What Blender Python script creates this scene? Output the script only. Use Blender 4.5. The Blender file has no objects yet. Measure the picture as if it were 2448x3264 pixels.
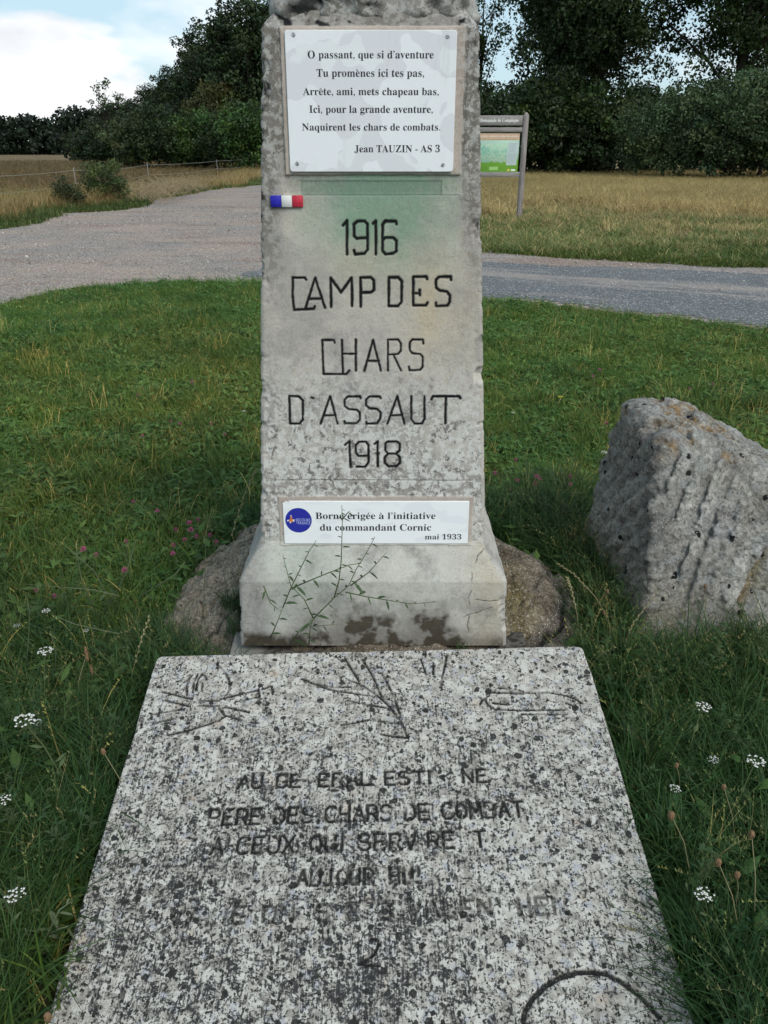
import bpy, math, random
import numpy as np
from mathutils import Vector
sc = bpy.context.scene
C = sc.collection
rad = math.radians

# ------------------------------------------------------------------ camera
EYE, PITCH, FOC = 1.62, rad(25.3), 2453.0          # eye height, downward pitch, focal length in photo pixels
cd = bpy.data.cameras.new('camera'); cam = bpy.data.objects.new('camera', cd); C.objects.link(cam)
cam.location = (0, 0, EYE); cam.rotation_euler = (rad(90) - PITCH, 0, 0)
cd.sensor_fit = 'VERTICAL'; cd.sensor_height = 36.0; cd.lens = 36.0 * FOC / 3264
cd.clip_start = 0.02; cd.clip_end = 2000
sc.camera = cam

# ------------------------------------------------------------------ world: pale sky with big white cumulus
SUN_EL, SUN_AZ = rad(44), rad(145)                 # azimuth clockwise from +Y: sun high, behind the camera's right shoulder
w = bpy.data.worlds.new('World'); sc.world = w; w.use_nodes = True
nt = w.node_tree; nt.nodes.clear()
def wn(t, **k):
    n = nt.nodes.new(t)
    for a, v in k.items(): setattr(n, a, v)
    return n
sky = wn('ShaderNodeTexSky', sky_type='NISHITA'); sky.sun_disc = False
sky.sun_elevation = SUN_EL; sky.sun_rotation = SUN_AZ; sky.air_density = 1.0; sky.dust_density = 1.5
tc = wn('ShaderNodeTexCoord')
def wmath(op, a, b=None, c=None, clamp=False):
    n = wn('ShaderNodeMath', operation=op); n.use_clamp = clamp
    for i, v in enumerate((a, b, c)):
        if v is None: continue
        if isinstance(v, (int, float)): n.inputs[i].default_value = v
        else: nt.links.new(v, n.inputs[i])
    return n.outputs[0]
mp = wn('ShaderNodeMapping'); mp.inputs['Scale'].default_value = (1, 1, 2.6); mp.inputs['Location'].default_value = (3.1, 0.4, 0.0)
nt.links.new(tc.outputs['Generated'], mp.inputs[0])
nz = wn('ShaderNodeTexNoise'); nz.inputs['Scale'].default_value = 3.2; nz.inputs['Detail'].default_value = 9; nz.inputs['Roughness'].default_value = 0.52
nt.links.new(mp.outputs[0], nz.inputs['Vector'])
nz2 = wn('ShaderNodeTexNoise'); nz2.inputs['Scale'].default_value = 9.0; nz2.inputs['Detail'].default_value = 6
nt.links.new(mp.outputs[0], nz2.inputs['Vector'])
sp = wn('ShaderNodeSeparateXYZ'); nt.links.new(tc.outputs['Generated'], sp.inputs[0])
# one big cumulus standing over the far wood, as an ellipse in azimuth / elevation with a billowed rim
az = wmath('ARCTAN2', sp.outputs[0], sp.outputs[1])
def blob(a0, e0, ra, re):
    da = wmath('DIVIDE', wmath('SUBTRACT', az, a0), ra)
    de = wmath('DIVIDE', wmath('SUBTRACT', sp.outputs[2], e0), re)
    return wmath('SUBTRACT', 1.0, wmath('SQRT', wmath('ADD', wmath('MULTIPLY', da, da), wmath('MULTIPLY', de, de))))
b = wmath('MAXIMUM', blob(-0.42, 0.045, 0.20, 0.085), blob(-0.60, 0.03, 0.12, 0.07))
b = wmath('ADD', b, wmath('MULTIPLY', wmath('SUBTRACT', nz2.outputs[0], 0.5), 1.3))
b = wmath('MULTIPLY', b, 5.0, clamp=True)
g = wmath('MULTIPLY', wmath('SUBTRACT', nz.outputs[0], 0.515), 7.0, clamp=True)
cl = wmath('MAXIMUM', b, wmath('MULTIPLY', g, 0.9))
mix0 = wn('ShaderNodeMixRGB'); mix0.inputs[1].default_value = (0.42, 0.58, 0.66, 1)   # thin high veil over the blue
nt.links.new(sky.outputs[0], mix0.inputs[2]); mix0.inputs[0].default_value = 0.35
scl = wn('ShaderNodeMixRGB', blend_type='MULTIPLY'); scl.inputs[0].default_value = 1
nt.links.new(sky.outputs[0], scl.inputs[1]); scl.inputs[2].default_value = (0.10, 0.10, 0.10, 1)
nt.links.new(scl.outputs[0], mix0.inputs[2])
cc = wn('ShaderNodeMixRGB'); cc.inputs[1].default_value = (0.50, 0.53, 0.57, 1); cc.inputs[2].default_value = (0.80, 0.80, 0.81, 1)
nt.links.new(wmath('MULTIPLY', wmath('SUBTRACT', nz.outputs[0], 0.36), 5.0, clamp=True), cc.inputs[0])
mixc = wn('ShaderNodeMixRGB'); nt.links.new(cl, mixc.inputs[0]); nt.links.new(mix0.outputs[0], mixc.inputs[1]); nt.links.new(cc.outputs[0], mixc.inputs[2])
bg = wn('ShaderNodeBackground'); bg.inputs[1].default_value = 1.0     # the Nishita part is already multiplied by 0.10 above
out = wn('ShaderNodeOutputWorld'); nt.links.new(mixc.outputs[0], bg.inputs[0]); nt.links.new(bg.outputs[0], out.inputs[0])

sl = bpy.data.lights.new('sun', 'SUN'); so = bpy.data.objects.new('sun', sl); C.objects.link(so)
sl.energy = 1.5; sl.angle = rad(22); sl.color = (1.0, 0.96, 0.9)
so.rotation_euler = (rad(90) - SUN_EL, 0, math.pi - SUN_AZ)
sc.view_settings.view_transform = 'Standard'; sc.view_settings.look = 'None'
sc.view_settings.exposure = 0.55; sc.view_settings.gamma = 1.0; sc.view_settings.use_curve_mapping = False
sc.cycles.max_bounces = 4; sc.cycles.use_adaptive_sampling = True; sc.cycles.adaptive_threshold = 0.025; sc.cycles.use_denoising = True

# ------------------------------------------------------------------ numpy noise
_r = np.random.RandomState(7)
PERM = np.tile(_r.permutation(256), 3)
GR = _r.normal(size=(256, 3)); GR /= np.linalg.norm(GR, axis=1)[:, None]
def perlin(p):
    p = np.asarray(p, float); i = np.floor(p).astype(int); f = p - i; u = f*f*f*(f*(f*6-15)+10); i &= 255
    res = 0
    for a in (0, 1):
        wa = u[:, 0] if a else 1-u[:, 0]; xa = PERM[i[:, 0]+a]
        for b_ in (0, 1):
            wb = u[:, 1] if b_ else 1-u[:, 1]; xb = PERM[xa+i[:, 1]+b_]
            for c in (0, 1):
                wc = u[:, 2] if c else 1-u[:, 2]; g_ = GR[PERM[xb+i[:, 2]+c] & 255]
                d = (f-np.array([a, b_, c]))
                res = res + wa*wb*wc*(d*g_).sum(1)
    return res*1.5
def fbm(p, scale=1.0, oct=4, rough=0.5):
    p = np.asarray(p, float)*scale; s = 0; a = 1.0; t = 0
    for k in range(oct):
        s = s + a*perlin(p*(2**k)+17.3*k); t += a; a *= rough
    return s/t
def n2(x, y, scale, oct=3, seed=0.0):
    x = np.asarray(x, float).ravel(); y = np.asarray(y, float).ravel()
    return fbm(np.stack([x, y, np.full_like(x, seed)], 1), scale, oct)
def sstep(a, b, x): t = np.clip((x-a)/(b-a), 0, 1); return t*t*(3-2*t)
def seg_dist(px, pz, strokes):
    d = np.full(px.shape, 9.0)
    for s in strokes:
        for (x0, z0), (x1, z1) in zip(s[:-1], s[1:]):
            m = (px > min(x0, x1)-.03) & (px < max(x0, x1)+.03) & (pz > min(z0, z1)-.03) & (pz < max(z0, z1)+.03)
            if not m.any(): continue
            dx, dz = x1-x0, z1-z0; L = dx*dx+dz*dz+1e-12
            t = np.clip(((px[m]-x0)*dx+(pz[m]-z0)*dz)/L, 0, 1)
            d[m] = np.minimum(d[m], np.hypot(px[m]-x0-t*dx, pz[m]-z0-t*dz))
    return d

# ------------------------------------------------------------------ photo measurements -> points on real surfaces
cP, sP = math.cos(PITCH), math.sin(PITCH)
def ray(x, y):
    a = (x-1224)/FOC; b_ = -(y-1632)/FOC
    return (a, cP+b_*sP, -sP+b_*cP)
def on_ground(x, y, z=0.0):
    d = ray(x, y); t = (z-EYE)/d[2]; return (t*d[0], t*d[1])
def on_depth(x, y, Y):
    d = ray(x, y); t = Y/d[1]; return (t*d[0], Y, EYE+t*d[2])
def on_face(x, y):                                  # front face of the monument: Y = 2.14 + .06 (z-1)
    d = ray(x, y); t = (2.14+.06*(EYE-1))/(d[1]-.06*d[2]); return (t*d[0], EYE+t*d[2])

# ------------------------------------------------------------------ mesh helpers
def mesh_np(name, V, F, mats=(), attrs=None, smooth=False):
    """V (n,3); F list/array of equal length faces"""
    V = np.asarray(V, np.float32); me = bpy.data.meshes.new(name)
    Fs = F if isinstance(F, list) else [F]
    me.vertices.add(len(V)); me.vertices.foreach_set('co', V.ravel())
    nl = sum(f.size for f in Fs); npg = sum(len(f) for f in Fs)
    me.loops.add(nl); me.polygons.add(npg)
    me.loops.foreach_set('vertex_index', np.concatenate([f.ravel() for f in Fs]).astype(np.int32))
    tot = np.concatenate([np.full(len(f), f.shape[1]) for f in Fs]).astype(np.int32)
    st = np.concatenate([[0], np.cumsum(tot)[:-1]]).astype(np.int32)
    me.polygons.foreach_set('loop_start', st); me.polygons.foreach_set('loop_total', tot)
    if smooth: me.polygons.foreach_set('use_smooth', np.ones(npg, bool))
    me.update(calc_edges=True)
    for k, v in (attrs or {}).items():
        v = np.asarray(v, np.float32)
        if v.ndim == 1:
            a = me.attributes.new(k, 'FLOAT', 'POINT'); a.data.foreach_set('value', v)
        elif v.shape[1] == 3 and k in ('rot', 'scl'):
            a = me.attributes.new(k, 'FLOAT_VECTOR', 'POINT'); a.data.foreach_set('vector', v.ravel())
        else:
            if v.shape[1] == 3: v = np.concatenate([v, np.ones((len(v), 1), np.float32)], 1)
            a = me.attributes.new(k, 'FLOAT_COLOR', 'POINT'); a.data.foreach_set('color', v.ravel())
    for m in mats: me.materials.append(m)
    return me
def link(name, me, parent=None, loc=None):
    o = bpy.data.objects.new(name, me); C.objects.link(o)
    if parent is not None: o.parent = parent
    if loc is not None: o.location = loc
    return o
def empty(name, loc, rz=0):
    o = bpy.data.objects.new(name, None); C.objects.link(o); o.location = loc; o.rotation_euler = (0, 0, rz); o.empty_display_size = .1
    return o
def tag(o, label=None, cat=None, group=None, kind=None):
    for k, v in (('label', label), ('category', cat), ('group', group), ('kind', kind)):
        if v: o[k] = v
    return o
def grid_faces(nr, nc, closed=False):
    r = np.arange(nr-1)[:, None]; c = np.arange(nc if closed else nc-1)[None, :]; c1 = (c+1) % nc
    a = r*nc+c; b_ = r*nc+c1; return np.stack([a, b_, b_+nc, a+nc], -1).reshape(-1, 4)
class MB:
    """collects simple shapes into one mesh"""
    def __init__(s): s.V = []; s.F4 = []; s.F3 = []; s.n = 0; s.att = {}
    def add(s, V, F4=None, F3=None, **att):
        V = np.asarray(V, float)
        if F4 is not None and len(F4): s.F4.append(np.asarray(F4)+s.n)
        if F3 is not None and len(F3): s.F3.append(np.asarray(F3)+s.n)
        for k, v in att.items():
            v = np.asarray(v, float)
            if v.ndim == 0 or (v.ndim == 1 and len(v) in (3, 4)) or (v.ndim == 1 and len(v) != len(V)): v = np.tile(v, (len(V), 1)) if v.ndim else np.full(len(V), float(v))
            s.att.setdefault(k, []).append(v)
        s.V.append(V); s.n += len(V)
    def box(s, x0, x1, y0, y1, z0, z1, bev=0.0, **att):
        if bev <= 0:
            V = [(x, y, z) for z in (z0, z1) for y in (y0, y1) for x in (x0, x1)]
            s.add(V, [(0, 2, 3, 1), (4, 5, 7, 6), (0, 1, 5, 4), (2, 6, 7, 3), (0, 4, 6, 2), (1, 3, 7, 5)], **att); return
        import itertools
        b_ = bev; lo = (x0, y0, z0); hi = (x1, y1, z1); V = []; idx = {}
        for c in itertools.product((0, 1), repeat=3):
            for ax in range(3):                       # vertex on the face normal to ax, near corner c
                p = [(hi[k] if c[k] else lo[k]) if k == ax else ((hi[k]-b_) if c[k] else (lo[k]+b_)) for k in range(3)]
                idx[(c, ax)] = len(V); V.append(p)
        F4 = []; F3 = []
        for ax in range(3):
            o1, o2 = [k for k in range(3) if k != ax]
            for sgn in (0, 1):
                q = []
                for u, v in ((0, 0), (1, 0), (1, 1), (0, 1)):
                    c = [0, 0, 0]; c[ax] = sgn; c[o1] = u; c[o2] = v; q.append(idx[(tuple(c), ax)])
                F4.append(q)
            for u in (0, 1):
                for v in (0, 1):
                    c0 = [0, 0, 0]; c0[o1] = u; c0[o2] = v; c1 = list(c0); c1[ax] = 1
                    F4.append([idx[(tuple(c0), o1)], idx[(tuple(c1), o1)], idx[(tuple(c1), o2)], idx[(tuple(c0), o2)]])
        for c in itertools.product((0, 1), repeat=3): F3.append([idx[(c, 0)], idx[(c, 1)], idx[(c, 2)]])
        s.add(V, F4, F3, **att)
    def tube(s, pts, radii, n=6, cap=True, **att):
        pts = [Vector(p) for p in pts]; V = []; up = Vector((0.13, 0.31, 0.94))
        for i, p in enumerate(pts):
            t = (pts[min(i+1, len(pts)-1)]-pts[max(i-1, 0)]); t = t.normalized() if t.length > 1e-9 else Vector((0, 0, 1))
            a = t.cross(up)
            if a.length < .05: a = t.cross(Vector((1, 0, 0)))
            a.normalize(); b_ = t.cross(a); r = radii[i] if hasattr(radii, '__len__') else radii
            for k in range(n):
                q = 2*math.pi*k/n; V.append(p+a*(r*math.cos(q))+b_*(r*math.sin(q)))
        F = grid_faces(len(pts), n, True); F3 = []
        if cap:
            V += [pts[0], pts[-1]]; m = len(pts)*n; l = (len(pts)-1)*n
            F3 = [(m, (k+1) % n, k) for k in range(n)]+[(m+1, l+k, l+(k+1) % n) for k in range(n)]
        s.add([tuple(v) for v in V], F, F3, **att)
    def mesh(s, name, mats=(), smooth=False):
        F = []
        if s.F4: F.append(np.concatenate(s.F4))
        if s.F3: F.append(np.concatenate(s.F3))
        return mesh_np(name, np.concatenate(s.V), F, mats, {k: np.concatenate(v) for k, v in s.att.items()}, smooth)
    def build(s, name, mat, parent=None, smooth=False, loc=None):
        return link(name, s.mesh(name, [mat], smooth), parent, loc)
def fix_normals(me):
    import bmesh
    bm = bmesh.new(); bm.from_mesh(me); bmesh.ops.recalc_face_normals(bm, faces=bm.faces); bm.to_mesh(me); bm.free()

# ------------------------------------------------------------------ material helper
class M:
    def __init__(s, name, rough=0.85, spec=0.3):
        s.m = bpy.data.materials.new(name); s.m.use_nodes = True; s.t = s.m.node_tree; s.p = s.t.nodes['Principled BSDF']
        s.p.inputs['Roughness'].default_value = rough; s.p.inputs['Specular IOR Level'].default_value = spec
    def n(s, t, **k):
        q = s.t.nodes.new(t)
        for a, v in k.items(): setattr(q, a, v)
        return q
    def put(s, sock, v):
        if hasattr(v, 'is_output') or isinstance(v, bpy.types.NodeSocket): s.t.links.new(v, sock)
        elif isinstance(v, (tuple, list)) and len(v) == 3 and sock.type == 'RGBA': sock.default_value = (*v, 1)
        else: sock.default_value = v
    def obj(s): return s.n('ShaderNodeTexCoord').outputs['Object']
    def att(s, name, inst=False, out='Color'):
        a = s.n('ShaderNodeAttribute'); a.attribute_name = name
        if inst: a.attribute_type = 'INSTANCER'
        return a.outputs[out]
    def map(s, v, scale=(1, 1, 1), loc=(0, 0, 0)):
        q = s.n('ShaderNodeMapping'); s.put(q.inputs[0], v); q.inputs['Scale'].default_value = scale; q.inputs['Location'].default_value = loc; return q.outputs[0]
    def noise(s, v, scale, detail=3, rough=.5, dist=0, col=False):
        q = s.n('ShaderNodeTexNoise'); s.put(q.inputs['Vector'], v); q.inputs['Scale'].default_value = scale
        q.inputs['Detail'].default_value = detail; q.inputs['Roughness'].default_value = rough; q.inputs['Distortion'].default_value = dist
        return q.outputs[1 if col else 0]
    def vor(s, v, scale, feat='F1', out='Distance', rnd=1):
        q = s.n('ShaderNodeTexVoronoi', feature=feat); s.put(q.inputs['Vector'], v); q.inputs['Scale'].default_value = scale
        q.inputs['Randomness'].default_value = rnd; return q.outputs[out]
    def vor2(s, v, scale):
        q = s.n('ShaderNodeTexVoronoi'); s.put(q.inputs['Vector'], v); q.inputs['Scale'].default_value = scale
        return q.outputs['Distance'], q.outputs['Color']
    def math(s, op, a, b=None, c=None, clamp=False):
        q = s.n('ShaderNodeMath', operation=op); q.use_clamp = clamp
        for i, v in enumerate((a, b, c)):
            if v is not None: s.put(q.inputs[i], v)
        return q.outputs[0]
    def step(s, v, a, b):                            # smooth ramp a..b -> 0..1
        q = s.n('ShaderNodeMapRange'); q.interpolation_type = 'SMOOTHSTEP'; s.put(q.inputs[0], v)
        q.inputs[1].default_value = a; q.inputs[2].default_value = b; return q.outputs[0]
    def mix(s, f, a, b, mode='MIX'):
        q = s.n('ShaderNodeMixRGB', blend_type=mode); s.put(q.inputs[0], f); s.put(q.inputs[1], a); s.put(q.inputs[2], b); return q.outputs[0]
    def warp(s, v, scale, amt):
        c = s.noise(v, scale, 3, col=True); q = s.n('ShaderNodeVectorMath', operation='MULTIPLY_ADD'); s.put(q.inputs[0], c)
        q.inputs[1].default_value = (amt,)*3; s.put(q.inputs[2], v); return q.outputs[0]
    def sep(s, v): q = s.n('ShaderNodeSeparateXYZ'); s.put(q.inputs[0], v); return q.outputs
    def color(s, v): s.put(s.p.inputs['Base Color'], v); return s
    def bump(s, h, strength=.5, dist=.01):
        q = s.n('ShaderNodeBump'); s.put(q.inputs['Height'], h); q.inputs['Strength'].default_value = strength; q.inputs['Distance'].default_value = dist
        s.t.links.new(q.outputs[0], s.p.inputs['Normal']); return s
def plain(name, col, rough=.7, spec=.3, metal=0, var=.12, vs=20):
    m = M(name, rough, spec); v = m.noise(m.obj(), vs, 4)
    m.color(m.mix(m.math('MULTIPLY', v, 1.0), tuple(c*(1-var) for c in col), tuple(min(1, c*(1+var)) for c in col)))
    m.p.inputs['Metallic'].default_value = metal; return m.m

# ------------------------------------------------------------------ terrain
def H(x, y):
    x = np.asarray(x, float); y = np.asarray(y, float); sh = x.shape
    h = .05*n2(x, y, .35, 2, 3.3)+.012*n2(x, y, 1.7, 2, 8.1)
    h = h.reshape(sh)*sstep(2.5, 6, np.hypot(x, y-1.8))
    return h
def inpoly(x, y, poly):
    x = np.asarray(x); y = np.asarray(y); r = np.zeros(x.shape, bool); n = len(poly)
    for i in range(n):
        x0, y0 = poly[i]; x1, y1 = poly[(i+1) % n]
        c = ((y0 > y) != (y1 > y)); r ^= c & (x < (x1-x0)*(y-y0)/((y1-y0) or 1e-9)+x0)
    return r
TRACK = [(-30, 3), (-14, 5.6), (-8, 6.9), (-5.4, 7.6), (-4.5, 8.4), (-4.22, 9.4), (-3.9, 10.1), (-3.25, 10.35), (-2.57, 10.4), (-1.65, 10.35), (0, 9.7),
         (1.2, 9.05), (3.8, 7.68), (7, 5.9), (14, 2.0), (18, -1), (26, 1.5), (16, 6.6), (9, 10.3), (5.7, 11.88), (1.67, 13.8), (.5, 14.6), (-1.5, 17), (-2.6, 22), (-3.6, 30),
         (-4.3, 45), (-4.5, 75), (-6.3, 75), (-6.3, 50), (-6.16, 40.6), (-7.08, 35.9), (-7.6, 32.2), (-7.9, 28.3), (-7.45, 25.2), (-7.9, 23.3), (-8.75, 22.2), (-8.3, 19.3),
         (-8.35, 17.8), (-14, 16.5), (-30, 16)]
ROAD = [(26, -3), (18, -.8), (14, 2.2), (7, 6.1), (3.8, 7.9), (1.2, 9.3), (-.6, 10.3), (-2.2, 11.1), (-1.4, 12.3), (.8, 12.55), (3, 12.2), (5.6, 11.15), (9, 9.6), (16, 5.9), (26, 1)]
def ragged(x, y, amp=.28): return x+amp*n2(x, y, .9, 4, 1.5).reshape(np.shape(x)), y+amp*n2(x, y, .9, 4, 5.5).reshape(np.shape(x))
def on_track(x, y): a, b_ = ragged(x, y); return inpoly(a, b_, TRACK)
def patch(name, poly, mat, step, lift, bounds, amp):
    x0, x1, y0, y1 = bounds; xs = np.arange(x0, x1, step); ys = [y0]
    while ys[-1] < y1: ys.append(ys[-1]+step*max(1, ys[-1]/14))
    X, Y = np.meshgrid(xs, np.array(ys)); a, b_ = ragged(X, Y, amp)
    inside = inpoly(a, b_, poly); Z = H(X, Y)+lift+.006*n2(X, Y, 2.2, 3, 2).reshape(X.shape)
    keep = (inside[:-1, :-1] & inside[1:, :-1] & inside[:-1, 1:] & inside[1:, 1:]).ravel()
    F = grid_faces(*X.shape)[keep]; used = np.unique(F); re = np.full(X.size, -1); re[used] = np.arange(len(used))
    V = np.stack([X.ravel(), Y.ravel(), Z.ravel()], 1)[used]
    return tag(link(name, mesh_np(name, V, re[F], [mat], smooth=True)), kind='structure')

# soil / thatch under the grass
m = M('soil_thatch', .95, .1); o_ = m.obj(); x_, y_, z_ = m.sep(o_)
nA = m.noise(o_, 1.2, 5); nB = m.noise(o_, 14, 6, .7); nC = m.noise(o_, 90, 3)
lawn = m.mix(m.step(nB, .35, .65), (.016, .022, .010), (.035, .042, .018))
dry = m.mix(m.step(nB, .3, .7), (.16, .12, .055), (.27, .205, .10))
field = m.mix(m.step(m.noise(m.map(o_, (.25, 1, 1)), .35, 6, .6), .35, .65), (.13, .095, .052), (.21, .15, .085))
far = m.step(y_, 14, 19); col = m.mix(far, lawn, dry)
left = m.math('MULTIPLY', m.step(x_, -8, -9.5), m.step(y_, 17, 20)); col = m.mix(left, col, field); vg = m.math('MULTIPLY', m.step(x_, -11, -9.5), m.step(y_, 25, 22)); col = m.mix(m.math('MULTIPLY', vg, m.step(x_, 0, -6)), col, (.05, .06, .02))
m.color(m.mix(.35, col, m.mix(nC, (.3, .3, .3), (1, 1, 1)), 'MULTIPLY')).bump(nB, .6, .03); SOIL = m.m
xs = np.unique(np.concatenate([np.linspace(-4, 4, 60), np.linspace(-14, 14, 80), np.linspace(-60, 60, 60), np.linspace(-600, 600, 41)]))
ys = np.unique(np.concatenate([np.linspace(-4, 4, 50), np.linspace(4, 16, 60), np.linspace(16, 80, 80), np.linspace(80, 900, 40), np.linspace(-60, -4, 8)]))
X, Y = np.meshgrid(xs, ys)
tag(link('ground', mesh_np('ground', np.stack([X.ravel(), Y.ravel(), H(X, Y).ravel()], 1), grid_faces(*X.shape), [SOIL], smooth=True)), kind='structure')

# gravel
m = M('gravel', .95, .15); o_ = m.obj(); ow = m.warp(o_, 3, .05)
d1, c1 = m.vor2(ow, 42); d2, c2 = m.vor2(ow, 90)
big = m.noise(o_, .45, 5, .6); mid = m.noise(m.map(o_, (.35, 1, 1)), 1.6, 5, .6)
base = m.mix(m.step(big, .38, .62), (.43, .325, .265), (.31, .27, .25))
base = m.mix(m.step(mid, .52, .72), base, (.21, .19, .185))
base = m.mix(m.math('MULTIPLY', m.step(m.noise(m.map(o_, (.4, 1, 1), (7, 3, 0)), .8, 4), .54, .66), .7), base, (.29, .175, .13))
st = m.mix(m.math('MULTIPLY', m.step(m.sep(c1)[0], .55, .95), .75), base, (.62, .54, .47)); st = m.mix(m.math('MULTIPLY', m.step(m.sep(c2)[1], .72, .9), .6), st, (.10, .10, .10))
st = m.mix(m.step(d1, .28, .6), st, m.mix(.45, st, (.06, .055, .05)))
m.color(st).bump(m.math('MULTIPLY', m.math('SUBTRACT', 1.0, d1), 1.0), .9, .012); GRAVEL = m.m
patch('gravel_track', TRACK, GRAVEL, .10, .012, (-16, 16, -1, 75), .28)
# worn asphalt with a gravel streak along the middle
m = M('asphalt', .9, .25); o_ = m.obj(); ow = m.warp(o_, 3, .04)
rot = m.n('ShaderNodeMapping'); m.put(rot.inputs[0], o_); rot.inputs['Rotation'].default_value = (0, 0, rad(25)); ro = rot.outputs[0]
xx = m.sep(ro)[1]
st1 = m.noise(m.map(ro, (.25, 1.6, 1)), 1.5, 6, .65)
streak = m.math('ADD', st1, m.math('MULTIPLY', m.step(m.math('ABSOLUTE', m.math('SUBTRACT', xx, 10.75)), .75, 0.0), .22))
d1, c1 = m.vor2(ow, 75)
base = m.mix(m.noise(o_, 2.5, 5), (.085, .092, .096), (.14, .144, .148)); base = m.mix(m.step(streak, .56, .74), base, (.25, .215, .195))
base = m.mix(m.step(m.sep(c1)[0], .86, .97), base, (.48, .46, .44)); base = m.mix(m.math('MULTIPLY', m.step(m.sep(c1)[1], .7, .9), .5), base, (.05, .05, .055))
m.color(base).bump(m.noise(o_, 120, 3), .5, .006); ASPHALT = m.m
patch('road', ROAD, ASPHALT, .10, .017, (-4, 16, -1, 14), .35)

# ------------------------------------------------------------------ scattering (grass, pebbles): geometry nodes on a point mesh
def source(name, meshes):
    col = bpy.data.collections.new(name)
    for k, me in enumerate(meshes):
        o = bpy.data.objects.new('%s_%02d' % (name, k), me); col.objects.link(o)
    return col
def scatter(name, P, rot, scl, var, tint, col, label=None, cat='grass', parent=None):
    me = bpy.data.meshes.new(name); me.vertices.add(len(P)); me.vertices.foreach_set('co', np.asarray(P, np.float32).ravel())
    for k, v, ty, f in (('rot', rot, 'FLOAT_VECTOR', 'vector'), ('scl', scl, 'FLOAT_VECTOR', 'vector'), ('tint', tint, 'FLOAT_VECTOR', 'vector')):
        a = me.attributes.new(k, ty, 'POINT'); a.data.foreach_set(f, np.asarray(v, np.float32).ravel())
    a = me.attributes.new('var', 'INT', 'POINT'); a.data.foreach_set('value', np.asarray(var, np.int32))
    o = link(name, me, parent)
    ng = bpy.data.node_groups.new('scatter_'+name, 'GeometryNodeTree')
    ng.interface.new_socket('Geometry', in_out='INPUT', socket_type='NodeSocketGeometry'); ng.interface.new_socket('Geometry', in_out='OUTPUT', socket_type='NodeSocketGeometry')
    N = ng.nodes.new; gi = N('NodeGroupInput'); go = N('NodeGroupOutput'); ci = N('GeometryNodeCollectionInfo')
    ci.inputs[0].default_value = col; ci.inputs['Separate Children'].default_value = True; ci.inputs['Reset Children'].default_value = True
    ip = N('GeometryNodeInstanceOnPoints'); ip.inputs['Pick Instance'].default_value = True
    def na(n, t): q = N('GeometryNodeInputNamedAttribute'); q.data_type = t; q.inputs[0].default_value = n; return q.outputs[0]
    L = ng.links.new; L(gi.outputs[0], ip.inputs['Points']); L(ci.outputs[0], ip.inputs['Instance']); L(na('var', 'INT'), ip.inputs['Instance Index'])
    e = N('FunctionNodeEulerToRotation'); L(na('rot', 'FLOAT_VECTOR'), e.inputs[0]); L(e.outputs[0], ip.inputs['Rotation']); L(na('scl', 'FLOAT_VECTOR'), ip.inputs['Scale'])
    L(ip.outputs[0], go.inputs[0])
    md = o.modifiers.new('scatter', 'NODES'); md.node_group = ng
    return tag(o, label, cat if label else None, None, 'stuff')
RS = np.random.RandomState(11)
def grass_material(name, trans=.25, rough=.6):
    m = M(name, rough, .25)
    c = m.mix(1.0, m.att('bc'), m.att('tint', True, 'Vector'), 'MULTIPLY'); m.color(c)
    t = m.n('ShaderNodeBsdfTranslucent'); m.put(t.inputs[0], c); ms = m.n('ShaderNodeMixShader'); ms.inputs[0].default_value = trans
    m.t.links.new(m.p.outputs[0], ms.inputs[1]); m.t.links.new(t.outputs[0], ms.inputs[2])
    m.t.links.new(ms.outputs[0], m.t.nodes['Material Output'].inputs[0]); return m.m
GRASS = grass_material('grass_blades')
GREENS = [(.050, .088, .020), (.034, .066, .016), (.072, .105, .030), (.040, .078, .026), (.060, .085, .022)]
STRAW = [(.36, .27, .13), (.28, .21, .10), (.42, .33, .18), (.22, .16, .08)]
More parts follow.
